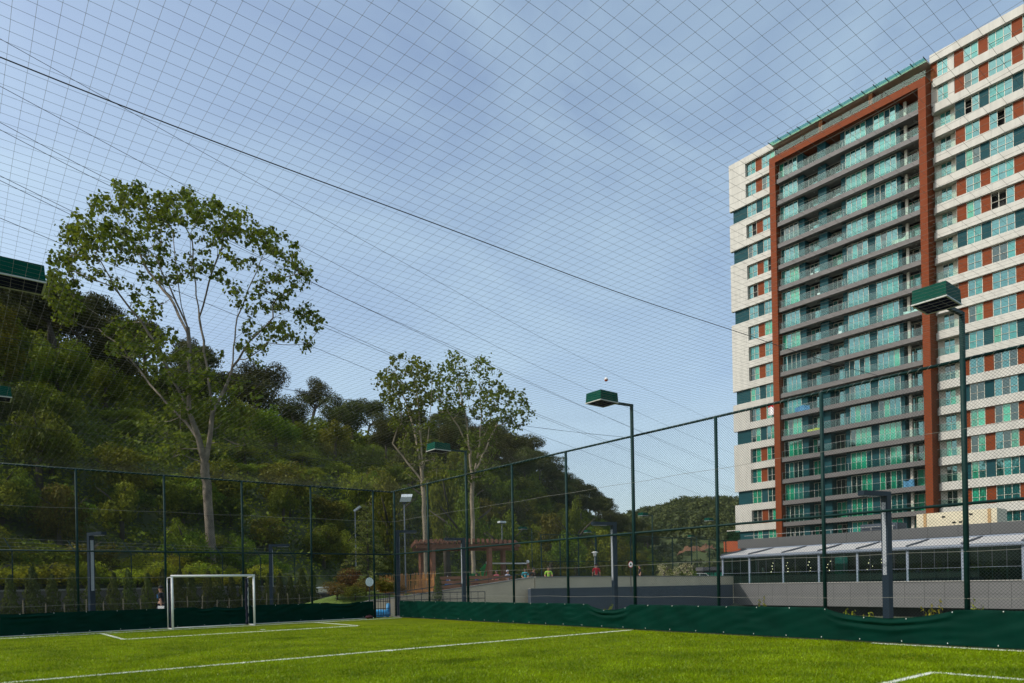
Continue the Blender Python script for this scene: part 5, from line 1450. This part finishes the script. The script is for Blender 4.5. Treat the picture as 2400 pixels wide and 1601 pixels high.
# bundle behind the gate, dark red bag by the fence foot
tb = empty('tarp_bundle', (16.55, 31.3, -.1), 'bright blue tarpaulin bundle on a white sheet behind the barred gate', 'bundle')
g = np.random.default_rng(2); vs = []; fs = []; nu, nv = 16, 9
for j in range(nv + 1):
    for i in range(nu):
        a = 2 * math.pi * i / nu; t = math.pi * j / nv; k = 1 + .16 * math.sin(a * 3 + j) + .1 * math.sin(a * 5 - j * 2)
        vs.append((16.45 + .62 * math.sin(t) * math.cos(a) * k, 31.3 + .3 * math.sin(t) * math.sin(a) * k, .14 - .20 * math.cos(t)))
        if j: i2 = (i + 1) % nu; fs.append(((j-1)*nu+i, (j-1)*nu+i2, j*nu+i2, j*nu+i))
MB().add(vs, fs).obj('tarpaulin', mat('blue_tarp', (.03, .24, .46), .45, .15, 6, .3, 12), tb, smooth=True)
MB().tube([(16.95, 31.35, -.05), (17.0, 31.3, .62)], [.16, .10], 8).obj('roll', MATS['blue_tarp'], tb, smooth=True)
MB().box(15.7, 17.3, 30.95, 31.7, -.1, -.06).obj('sheet', M_white, tb)
bg = MB().ball((15.05, 29.6, .07), .20, 10, 6, .4); bg.tube([(14.95, 29.6, .12), (15.05, 29.55, .2), (15.15, 29.6, .12)], .012, 5)
tag(bg.obj('sports_bag', mat('maroon_cloth', (.05, .012, .015), .8, .3, 9), smooth=True), 'small dark red bag lying at the fence foot by the gate', 'bag')
# round traffic mirror near the gate
mr = empty('round_sign', atz(866, 36.6, -.1), 'round pale disc with a dotted face on a thin post beside the gate', 'sign')
c = at(866, 1364, 36.6)
MB().tube([(c.x, c.y + .03, -.1), (c.x, c.y + .03, c.z)], .022, 6).obj('post', M_bar, mr)
disc = MB()
ring = [c + RT * (.205 * math.cos(a)) + Vector((0, 0, .235 * math.sin(a))) for a in np.linspace(0, 2 * math.pi, 24, endpoint=False)]
disc.add([p - FW * .02 for p in ring] + [p + FW * .01 for p in ring], [tuple(range(24)), tuple(reversed(range(24, 48)))] + [(i, (i + 1) % 24, 24 + (i + 1) % 24, 24 + i) for i in range(24)])
disc.obj('disc', mat('pale_disc', (.42, .52, .52), .4, .1, 3), mr)
dots = MB()
for i in range(-4, 5):
    for j in range(-5, 6):
        if (i + j) % 2: continue
        x, z = i * .043, j * .04
        if x * x / .19 ** 2 + z * z / .22 ** 2 > .95: continue
        q = c + RT * x + Vector((0, 0, z)) - FW * .023; dots.add([q + RT * .016, q + Vector((0, 0, .016)), q - RT * .016, q - Vector((0, 0, .016))], [(0, 1, 2, 3)])
tag(dots.obj('dots', mat('disc_dots', (.03, .16, .16), .5, .1), mr), kind='stuff')

# ================================================================== lamps outside the pitch
M_lamp = mat('slate_lamp_steel', (0.013, 0.025, 0.040), .5, .1, 3, spec=0.2)
M_diff = mat('opal_lamp_strip', (0.36, 0.39, 0.41), .35, .05)
def column_lamp(px, d, top, label, arm_dir, w=.205, zb=-.15):
    p = at(px, top, d); r = empty('column_lamp', (p.x, p.y, zb), label, 'street lamp', 'slate column lamps round the pitch'); H = p.z - zb
    u = arm_dir.normalized(); s_ = Vector((-u.y, u.x, 0)); h = w / 2; t = w * .42
    def bx(x0, x1, y0, y1, z0, z1): return MB().hexa([u * x + s_ * y + Vector((0, 0, z0)) for x, y in ((x0, y0), (x1, y0), (x1, y1), (x0, y1))], [u * x + s_ * y + Vector((0, 0, z1)) for x, y in ((x0, y0), (x1, y0), (x1, y1), (x0, y1))])
    bx(-t, t, -h, h, 0, H - .13).obj('column', M_lamp, r, world=False)
    bx(-t, 1.0, -h, h, H - .129, H).obj('arm', M_lamp, r, world=False)
    bx(t + .002, t + .02, -h * .55, h * .55, H * .42, H - .30).obj('light_strip', M_diff, r, world=False)
    bx(.35, .95, -h * .6, h * .6, H - .15, H - .131).obj('lamp_lens', M_diff, r, world=False)
left = -RT
column_lamp(2076, 19.9, 1153, 'slate column lamp with short arm in front of the glass pavilion', Vector((-1, .25, 0)))
column_lamp(1438, 28.4, 1224, 'slate column lamp with short arm in front of the slate-blue wall', Vector((-1, .25, 0)))
column_lamp(1085, 36.2, 1261, 'slate column lamp with short arm in front of the pergola', Vector((-1, .25, 0)))
column_lamp(931, 36.6, 1243, 'slate column lamp with short arm right at the corner post of the pitch', Vector((.8, -.3, 0)))
column_lamp(634, 38.7, 1276, 'slate column lamp with short arm right of the goal', Vector((.8, -.45, 0)))
column_lamp(212, 28.2, 1249, 'slate column lamp seen end-on left of the goal', Vector((.35, -1, 0)))
M_pole = mat('galvanised_pole', (.22, .24, .26), .5, .1, 3, metal=.3)
def mast(px, d, top, base, label, kind):
    p = at(px, top, d); r = empty('lamp_mast', (p.x, p.y, base), label, 'lamp post'); H = p.z - base
    MB().tube([(0, 0, 0), (0, 0, H)], [.055, .04], 8).obj('pole', M_pole, r, world=False)
    if kind == 'flood':
        q = [RT * x + Vector((0, 0, 0)) for x in (-.28, .42)]
        MB().hexa([q[0] + Vector((0, 0, H - .18)) - FW * .1, q[1] + Vector((0, 0, H - .18)) - FW * .1, q[1] + Vector((0, 0, H + .02)) + FW * .3, q[0] + Vector((0, 0, H + .02)) + FW * .3],
                  [q[0] + Vector((0, 0, H + .12)) - FW * .2 + RT * .12, q[1] + Vector((0, 0, H + .12)) - FW * .2 + RT * .12, q[1] + Vector((0, 0, H + .34)) + FW * .2 + RT * .1, q[0] + Vector((0, 0, H + .34)) + FW * .2 + RT * .1]).obj('lamp_head', mat('pale_lamp_head', (.55, .60, .60), .4, .08), r, world=False)
        MB().box(-.1, .1, -.1, .1, H - .32, H - .19).obj('bracket', M_bar, r, world=False)
    elif kind == 'tilt':
        MB().beam(Vector((0, 0, H)) - RT * .05, Vector((0, 0, H + .34)) + RT * .42, .35, .12).obj('lamp_head', MATS['pale_lamp_head'], r, world=False)
    elif kind == 'box':
        MB().box(-.32, .32, -.2, .2, H, H + .16).obj('lamp_head', MATS['pale_lamp_head'], r, world=False)
        MB().box(-.26, .26, -.16, .16, H - .05, H - .002).obj('lamp_lens', M_bar, r, world=False)
    else:
        MB().tube([(0, 0, H - .02), (0, 0, H + .25)], [.10, .16], 10).obj('lamp_head', M_white, r, world=False, smooth=True)
        MB().tube([(0, 0, H + .26), (0, 0, H + .34)], [.30, .14], 10).obj('lamp_cap', M_white, r, world=False, smooth=True)
mast(947, 45, 1170, .3, 'grey pole with a pale square floodlight head behind the fence corner', 'flood')
mast(832, 52, 1198, 1.0, 'grey pole with a tilted flat lamp head among the trees left of the corner', 'tilt')
mast(1176, 60, 1226, TZ, 'grey pole with a flat box lamp above the pergola', 'box')
mast(1394, 56, 1303, TZ, 'short post with a white lantern head behind the person in red', 'lantern')
# floodlights of the courts beyond
for px, d, py in ((1512, 66, 1206), (1665, 70, 1218), (1622, 95, 1257), (1380, 80, 1246), (1228, 70, 1238)):
    p = at(px, py, d); H = p.z - TZ; f = floodlight((p.x + 1.0, p.y, TZ), 'green box floodlight of the far courts seen against the wooded slope', 'floodlights of the far courts', 0.0, H / 6.98, 0)
# fence of the far court
ff = empty('chain_link_fence', atz(1480, 64, TZ), 'distant dark green court fence with rails behind the retaining wall', 'fence')
Q = [atz(1270, 60), atz(1480, 64), atz(1740, 77)]
for a, b in zip(Q[:-1], Q[1:]):
    n = 5 if a is Q[0] else 6
    for i in range(n + 1):
        p = a.lerp(b, i / n)
        if i == 0 and a is not Q[0]: continue
        MB().tube([(p.x, p.y, TZ), (p.x, p.y, 5.6)], .06, 7).obj('post', M_post, ff)
    for z in (1.0, 2.0, 3.3, 5.6): MB().tube([(a.x, a.y, z), (b.x, b.y, z)], .035 if z > 3 else .02, 6).obj('rail', M_post, ff)
    Lf = (b - a).length; a_, b_ = diamond(Lf, TZ, 5.6, .16); u = (b - a).normalized(); o = np.array(offs(ff))
    V, F = wires_np([np.array(a + u * s_ + Vector((0, 0, z))) - o for s_, z in a_], [np.array(a + u * s_ + Vector((0, 0, z))) - o for s_, z in b_], .004, tuple(Vector((-u.y, u.x, 0))))
    tag(inst('wire_mesh', np_mesh('wire_mesh', V, F, M_wire), ff), kind='stuff')
# blossoming bushes, small conifers and plants on the terrace
for px, d, w, h in ((1556, 62, 1.6, 2.6), (1584, 63, 1.5, 2.5), (1612, 64, 1.9, 2.7)):
    p = atz(px, d, TZ); plant('flowering_bush', 'cream', p, w, h, 'bush covered in cream blossom in front of the far court fence', 'bush', 'cream-flowering bushes by the far court')
    p = atz(px + 4, d + .6, TZ); plant('shrub', 'green', p, w * 1.1, h * .8, 'green bush behind the cream-flowering bushes', 'shrub', 'green bushes behind the blossom')
for px, d, h in ((1425, 50, 2.0), (1455, 51, 1.9), (1472, 51, 2.2), (1484, 52, 1.7)):
    p = atz(px, d, TZ); r = empty('conifer', p, 'small light conifer on the terrace behind the beige wall', 'conifer', 'small conifers on the terrace')
    inst('foliage', vr.choice(TH), r, (0, 0, 0), (0, 0, vr.uniform(0, 6)), (h * .9, h * .9, h)); inst('stem', TSTEM, r, (0, 0, 0), (0, 0, 0), (h, h, h))
# red earth cutting on the far slope
for px, py, d, w in ((1622, 1281, 150, 6.0), (1658, 1276, 155, 4.5)):
    p = at(px, py, d); q = random.Random(int(px)); vs = []; fs = []; nn_ = 10
    for i in range(nn_ + 1):
        for j in range(5):
            u, v = i / nn_ - .5, j / 4 - .5; k = (1 - (2 * u) ** 2) * .8
            pp = p + RT * (u * w) + FW * (v * 2.5) + Vector((0, 0, -1.4 + (1.5 * k + q.uniform(-.5, .5)) * (.35 + j * .22)))
            vs.append(pp)
            if i and j: a = i * 5 + j; fs.append((a - 6, a - 1, a, a - 5))
    tag(MB().add(vs, fs).obj('earth_bank', mat('red_earth', (.17, .085, .045), .95, .5, 1.5)), kind='structure')
# low kiosk at the terrace end, white parked car in front of it
kk = empty('kiosk', atz(1668, 80, TZ), 'low dark-roofed kiosk with green glass near the pavilion corner', 'kiosk')
rbox(kk, 'roof', mat('kiosk_roof', (.11, .11, .12), .7, .1), -1.0, 3.4, 0, 3, 1.75, 2.15); rbox(kk, 'wall', M_dark, -.9, 3.3, .2, 2.8, 0, 1.74)
for x in (-.75, .35, 1.45): rbox(kk, 'pane', P_GRN, x, x + 1.0, .12, .16, .25, 1.5)
def car(loc_, label):
    r = empty('parked_car', loc_, label, 'car', None)
    def prof(pts, y0, y1, name, m):
        n_ = len(pts); vs = [loc(r, x, y0, z) for x, z in pts] + [loc(r, x, y1, z) for x, z in pts]
        return MB().add(vs, [tuple(range(n_)), tuple(reversed(range(n_, 2 * n_)))] + [((i + 1) % n_, i, n_ + i, n_ + (i + 1) % n_) for i in range(n_)]).obj(name, m, r)
    prof([(-2.0, .3), (2.0, .3), (2.05, .62), (1.95, .80), (1.0, .90), (-1.2, .92), (-2.0, .85), (-2.05, .55)], 0, 1.65, 'body', M_white)
    prof([(-1.55, .93), (.95, .91), (.35, 1.38), (-1.05, 1.42)], .12, 1.53, 'cabin', M_white)
    prof([(-1.4, .96), (-.35, .96), (-.35, 1.34), (-1.0, 1.35)], .10, .118, 'window', P_DRK); prof([(-.25, .96), (.75, .94), (.3, 1.32), (-.25, 1.34)], .10, .118, 'window', P_DRK)
    for x in (-1.25, 1.3):
        for y in (.0, 1.5): MB().tube([loc(r, x, y - .02, .3), loc(r, x, y + .18, .3)], .30, 14).obj('wheel', M_bar, r)
car(atz(1648, 73, TZ), 'white parked car half hidden behind the beige wall by the kiosk')
# round white no-entry style sign by the terrace edge
sg = empty('round_sign', atz(1478, 46.5, TZ), 'small round white and red sign on a post by the terrace edge', 'sign')
c = at(1478, 1323, 46.5); MB().tube([(c.x, c.y, TZ), (c.x, c.y, c.z)], .03, 6).obj('post', M_bar, sg)
for k, (rr_, m_) in enumerate(((.20, mat('sign_red', (.45, .03, .03), .5, .05)), (.165, M_white), (.07, mat('sign_black', (.02, .02, .02), .5, .05)))):
    ring = [c + RT * (rr_ * .8 * math.cos(a)) + Vector((0, 0, rr_ * 1.1 * math.sin(a))) - FW * (.03 + .006 * k) for a in np.linspace(0, 2 * math.pi, 20, endpoint=False)]
    MB().add(ring + [p + FW * .004 for p in ring], [tuple(range(20)), tuple(reversed(range(20, 40)))] + [(i, (i + 1) % 20, 20 + (i + 1) % 20, 20 + i) for i in range(20)]).obj('disc', m_, sg)
# sprigs growing just outside the right fence
g = np.random.default_rng(17)
for px, d, h in ((1766, 18.5, 1.06), (1965, 17.0, .74), (1990, 17.1, .70), (2036, 16.6, .66), (2050, 16.6, .64), (2176, 15.9, .80), (2192, 15.9, .96), (2284, 15.3, .98), (1425, 24.5, .72)):
    p = atz(px, d, -.1); p.x = max(p.x, X1 + .45); r = empty('sprig_plant', p, 'yellow-green leafy sprig growing outside the fence above the windscreen', 'plant', 'leafy sprigs outside the fence')
    P, D, st = [], [], MB()
    for k in range(4):
        a = k * 1.7 + px; tx, ty = math.cos(a) * .12, math.sin(a) * .12; hh = (h + .1) * (1 - .1 * k)
        st.tube([(0, 0, 0), (tx * .5, ty * .5, hh * .5), (tx, ty, hh)], [.010, .008, .004], 5)
        for j in range(16):
            t = 1 - .5 * (j / 16); b = g.uniform(0, 6.28); P.append((tx * t + math.cos(b) * .04, ty * t + math.sin(b) * .04, hh * t)); D.append((math.cos(b), math.sin(b), .6))
    st.obj('stem', M_bark, r, world=False)
    V, F = leaves_np(np.array(P), np.array(D), .10 * g.uniform(.7, 1.3, len(P)), g, .35); inst('leaves', np_mesh('leaves', V, F, L_YELLOW), r)

# overhead power cables crossing the valley
def cable(pts, label, d0=60, d1=300):
    xs_, ys_ = zip(*pts); P = []
    for px in np.linspace(-160, 1760, 48):
        if px < xs_[0]: py = ys_[0] + (ys_[1] - ys_[0]) / (xs_[1] - xs_[0]) * (px - xs_[0])
        elif px > xs_[-1]: py = ys_[-1] + (ys_[-1] - ys_[-2]) / (xs_[-1] - xs_[-2]) * (px - xs_[-1])
        else: py = float(np.interp(px, xs_, ys_))
        u = (px + 160) / 1920; P.append(at(px, py, 1 / ((1 - u) / d0 + u / d1)))
    for _ in range(3): P = [P[0]] + [(P[i - 1] + P[i] * 2 + P[i + 1]) / 4 for i in range(1, len(P) - 1)] + [P[-1]]
    tag(MB().tube(P, .030, 4).obj('power_cable', M_cable), label, 'cable', 'overhead power cables')
for pts in ([(0, 91), (574, 412), (1000, 645), (1196, 754), (1421, 869), (1646, 974)], [(0, 202), (238, 330), (502, 472), (945, 700), (1226, 844), (1387, 916), (1571, 1002), (1720, 1064)],
            [(0, 287), (179, 383), (808, 700), (1086, 823), (1296, 921), (1500, 1012)], [(0, 304), (179, 398), (822, 706), (1086, 829), (1296, 924), (1500, 1010)],
            [(0, 412), (300, 560), (775, 766), (942, 840), (1252, 968), (1422, 1033)], [(0, 423), (300, 568), (775, 773), (942, 845), (1252, 972), (1422, 1038)], [(0, 511), (149, 574), (714, 805), (924, 891), (1233, 1008), (1352, 1052)]):
    cable(pts, 'thin dark power cable sloping across the sky towards the far hill')

# ================================================================== people
M_skin = mat('skin', (0.42, 0.22, 0.14), .55, .06, 3)
M_hair = mat('dark_hair', (0.018, 0.013, 0.010), .6, .2, 20)
CL = {}
def cloth(col):
    k = tuple(col)
    if k not in CL: CL[k] = mat('clothing_%d' % len(CL), col, .85, .15, 5, .2, 40)
    return CL[k]
def skin_mesh(name, joints, bones, m, par, root):
    """one continuous surface grown along the bones"""
    names = list(joints); idx = {n_: i for i, n_ in enumerate(names)}
    me = bpy.data.meshes.new(name); me.from_pydata([joints[n_][0] for n_ in names], [(idx[a], idx[b]) for a, b in bones], []); me.update(); me.materials.append(m)
    o = inst(name, me, par)
    md = o.modifiers.new('skin', 'SKIN'); md.use_smooth_shade = True
    for n_, v in zip(names, me.skin_vertices[0].data): v.radius = joints[n_][1] if isinstance(joints[n_][1], tuple) else (joints[n_][1],) * 2; v.use_root = (n_ == root)
    sb = o.modifiers.new('sub', 'SUBSURF'); sb.levels = 1; sb.render_levels = 1
    return o
def person(loc_, face, label, shirt, legs, h=1.72, pose='stand', hair=M_hair, cap=None, prop=None):
    """face: heading in radians (0 = looking along +X); local frame: x forward, y left, z up, unit height scaled by h"""
    r = empty('person', loc_, label, 'person', None, face); S = h / 1.75
    def v(x, y, z): return (x * S, y * S, z * S)
    lean = .22 if pose == 'bend' else 0; drop = .40 if pose == 'sit' else 0
    pel = (0, 0, .95 - drop); 
    def up(x, y, z): return v(x + lean * (z - .95) * 1.6, y, z - drop - lean * max(0, z - .95) * .35)
    J = {'pelvis': (up(0, 0, .95), (.125 * S, .10 * S)), 'belly': (up(0, 0, 1.12), (.12 * S, .095 * S)), 'chest': (up(.005, 0, 1.32), (.145 * S, .10 * S)), 'collar': (up(0, 0, 1.44), (.10 * S, .08 * S)),
         'neck': (up(.01, 0, 1.50), .052 * S), 'jaw': (up(.035, 0, 1.56), (.062 * S, .066 * S)), 'head': (up(.02, 0, 1.65), (.078 * S, .092 * S)), 'crown': (up(.01, 0, 1.72), (.05 * S, .06 * S)), 'nose': (up(.118, 0, 1.615), .012 * S)}
    Bn = [('pelvis', 'belly'), ('belly', 'chest'), ('chest', 'collar'), ('collar', 'neck'), ('neck', 'jaw'), ('jaw', 'head'), ('head', 'crown'), ('head', 'nose')]
    sw_ = .16 if pose == 'walk' else 0
    for s, t in ((1, 'l'), (-1, 'r')):
        f = sw_ * s; J['sh' + t] = (up(0, .19 * s, 1.41), .058 * S); Bn.append(('collar', 'sh' + t))
        if pose in ('sit', 'hold'): e, w = up(.06, .25 * s, 1.15), up(.28, .17 * s, 1.06)
        else: e, w = up(-.02 - f * .5, .25 * s, 1.13), up(.05 - f * 1.1, .26 * s, .89)
        J['el' + t] = (e, .042 * S); J['wr' + t] = (w, .029 * S)
        hd = Vector(w) + (Vector(w) - Vector(e)).normalized() * .08 * S; J['pa' + t] = (tuple(hd), (.036 * S, .02 * S))
        Bn += [('sh' + t, 'el' + t), ('el' + t, 'wr' + t), ('wr' + t, 'pa' + t)]
        dr_ = (Vector(w) - Vector(e)).normalized()
        for k in range(4):
            b = hd + dr_ * (.075 - .012 * abs(k - 1.3)) * S + Vector(((k - 1.5) * .019 * S, 0, 0)) + Vector((.012 * S, 0, 0)); J['f%d' % k + t] = (tuple(b), .008 * S); Bn.append(('pa' + t, 'f%d' % k + t))
        J['th' + t] = (tuple(hd + Vector((.045 * S, -.01 * s * S, .0))), .009 * S); Bn.append(('wr' + t, 'th' + t))
        J['hi' + t] = (up(0, .095 * s, .90), (.088 * S, .085 * S)) if not lean else (v(0, .095 * s, .90 - drop), .088 * S)
        if pose == 'sit': kn, an = v(.42, .11 * s, .53), v(.40, .11 * s, .10)
        else: kn, an = v(.03 + f, .10 * s, .50), v(-.02 + f * 1.5 - (.06 if f < 0 else 0), .10 * s, .085)
        J['kn' + t] = (kn, .062 * S); J['an' + t] = (an, .042 * S); J['to' + t] = ((an[0] + .17 * S, an[1], .03 * S), (.04 * S, .028 * S))
        Bn += [('pelvis', 'hi' + t), ('hi' + t, 'kn' + t), ('kn' + t, 'an' + t), ('an' + t, 'to' + t)]
    skin_mesh('body', J, Bn, M_skin, r, 'pelvis')
    def grow(keys, bones, k, add, name, m, root):
        jj = {}
        for n_ in keys:
            rr_ = J[n_][1]; rr_ = rr_ if isinstance(rr_, tuple) else (rr_, rr_); jj[n_] = (J[n_][0], (rr_[0] * k + add * S, rr_[1] * k + add * S))
        return jj
    ks = ['pelvis', 'belly', 'chest', 'collar', 'shl', 'shr']; js = grow(ks, None, 1.08, .012, 0, 0, 0)
    for t in 'lr': q = Vector(J['sh' + t][0]).lerp(Vector(J['el' + t][0]), .8); js['sl' + t] = (tuple(q), .062 * S)
    skin_mesh('shirt', js, [('pelvis', 'belly'), ('belly', 'chest'), ('chest', 'collar'), ('collar', 'shl'), ('collar', 'shr'), ('shl', 'sll'), ('shr', 'slr')], cloth(shirt), r, 'pelvis')
    kt = ['pelvis', 'hil', 'hir', 'knl', 'knr', 'anl', 'anr']; jt = grow(kt, None, 1.12, .008, 0, 0, 0)
    skin_mesh('trousers', jt, [('pelvis', 'hil'), ('pelvis', 'hir'), ('hil', 'knl'), ('hir', 'knr'), ('knl', 'anl'), ('knr', 'anr')], cloth(legs), r, 'pelvis')
    hd = Vector(J['head'][0]); m = MB(); m.ball((hd.x - .02 * S, 0, hd.z + .035 * S), .108 * S, 12, 8, .92)
    m.v = [(x, y, max(z, hd.z + (.0 if x < hd.x + .03 * S else .055) * S)) for x, y, z in m.v]
    m.obj('cap' if cap else 'hair', cap or hair, r, world=False, smooth=True)
    if cap: MB().box(hd.x + .05 * S, hd.x + .19 * S, -.07 * S, .07 * S, hd.z + .05 * S, hd.z + .062 * S).obj('cap_peak', cap, r, world=False)
    for s in (1, -1):
        MB().ball((hd.x + .085 * S, .032 * S * s, hd.z - .005 * S), .012 * S, 6, 4).obj('eye', M_hair, r, world=False)
        MB().ball((hd.x - .005 * S, .086 * S * s, hd.z - .02 * S), .022 * S, 6, 4, 1.4).obj('ear', M_skin, r, world=False)
        a = Vector(J['to' + ('l' if s > 0 else 'r')][0]); MB().ball((a.x - .07 * S, a.y, .045 * S), .062 * S, 8, 5, .7).obj('shoe', M_hair, r, world=False, smooth=True)
    MB().box(hd.x + .088 * S, hd.x + .096 * S, -.022 * S, .022 * S, hd.z - .085 * S, hd.z - .077 * S).obj('mouth', cloth((.25, .08, .06)), r, world=False)
    return r, J
heading_left = math.atan2(-RT.y, -RT.x); away = math.atan2(FW.y, FW.x); toward = away + math.pi
p, J = person(atz(377, 31.2, -.1), heading_left, 'person in dark blue sports shirt and cap walking behind the far fence', (.004, .007, .014), (.006, .007, .012), 1.78, 'walk', cap=cloth((.012, .012, .014)))
MB().box(-.03, .17, -.13, .05, 1.26, 1.42).obj('shirt_yoke', cloth((.02, .16, .38)), p, world=False)
w = Vector(J['pal'][0]) if True else None
pp = MB().box(-.12, .16, -.006, .006, -.02, .19).obj('paper', M_white); pp.location = Vector(p.location) + Matrix.Rotation(heading_left, 3, 'Z') @ (w + Vector((0, .035, -.12))); pp.rotation_euler = (0, 0, heading_left)
tag(pp, 'white sheets of paper held by the person behind the far fence', 'paper')
person(atz(1398, 47.4, TZ + .22), away, 'person in red t-shirt standing with back turned behind the beige wall', (.42, .012, .025), (.03, .03, .04), 1.72)
person(atz(1286, 43.4, TZ + .1), toward, 'child in lime green t-shirt behind the beige wall', (.28, .50, .05), (.02, .25, .12), 1.62, 'hold')
person(atz(1500, 53.2, TZ + .22), heading_left, 'person in black standing near the small round sign behind the beige wall', (.012, .012, .014), (.012, .012, .014), 1.70)
person(atz(1231, 41.4, TZ + .25), toward, 'child in turquoise shirt sitting by the ramp top', (.02, .30, .36), (.02, .02, .03), 1.35, 'hold')
person(atz(1246, 42.4, TZ), toward + .6, 'person in black bending forward beside the swing legs', (.010, .010, .012), (.012, .012, .014), 1.70, 'bend')
person(atz(1164, 45.6, TZ + .32), toward - .7, 'person in pink top and dark hair sitting behind the plank screen', (.50, .10, .14), (.03, .03, .05), 1.66, 'sit')
person(atz(1190, 45.8, TZ + .32), toward + .9, 'person in pale grey hooded top sitting behind the plank screen', (.45, .47, .58), (.05, .05, .08), 1.66, 'sit', hair=cloth((.45, .47, .58)))
person(atz(1118, 45.4, TZ + .32), heading_left, 'child in blue top sitting behind the plank screen by the playhouse', (.02, .06, .30), (.03, .01, .02), 1.45, 'sit')
person((61.3, 38.0, 1.05), toward + 1.0, 'person in white shirt standing inside the glass pavilion', (.62, .58, .58), (.02, .02, .025), 1.72)

A, B = atz(1104, 45.75), atz(1206, 46.1)
bn = empty('bench', (A.x, A.y, TZ), 'long brown bench behind the plank screen where people sit', 'bench')
MB().beam((A.x, A.y, TZ + .80), (B.x, B.y, TZ + .80), .42, .06).obj('seat', M_plank, bn)
for t in (.08, .5, .92):
    p = A.lerp(B, t); MB().beam((p.x, p.y, TZ), (p.x, p.y, TZ + .77), .30, .08).obj('leg', M_plank, bn)

A, B = atz(1370, 46.6), atz(1540, 55.5); u = (B - A).normalized(); nn = Vector((-u.y, u.x, 0))
st = MB().hexa([Vector((p.x, p.y, TZ + .004)) for p in (A + nn * .15, B + nn * .15, B + nn * 3, A + nn * 3)], [Vector((p.x, p.y, TZ + .22)) for p in (A + nn * .15, B + nn * .15, B + nn * 3, A + nn * 3)]).obj('pavement', MATS['terrace_paving'])
tag(st, kind='structure')

# ================================================================== the air of the valley
hz = MB().box(-720, 720, -720, 720, -6, 70).obj('haze', None)
hm_ = bpy.data.materials.new('valley_haze'); hm_.use_nodes = True; hn = hm_.node_tree.nodes; hn.clear()
ho = hn.new('ShaderNodeOutputMaterial'); hv = hn.new('ShaderNodeVolumePrincipled')
hv.inputs['Color'].default_value = (.82, .87, .92, 1); hv.inputs['Density'].default_value = 0.00004; hv.inputs['Anisotropy'].default_value = .3
hm_.node_tree.links.new(hv.outputs[0], ho.inputs['Volume']); hz.data.materials.append(hm_)
tag(hz, 'thin pale haze in the air over the whole valley', 'haze', kind='stuff')
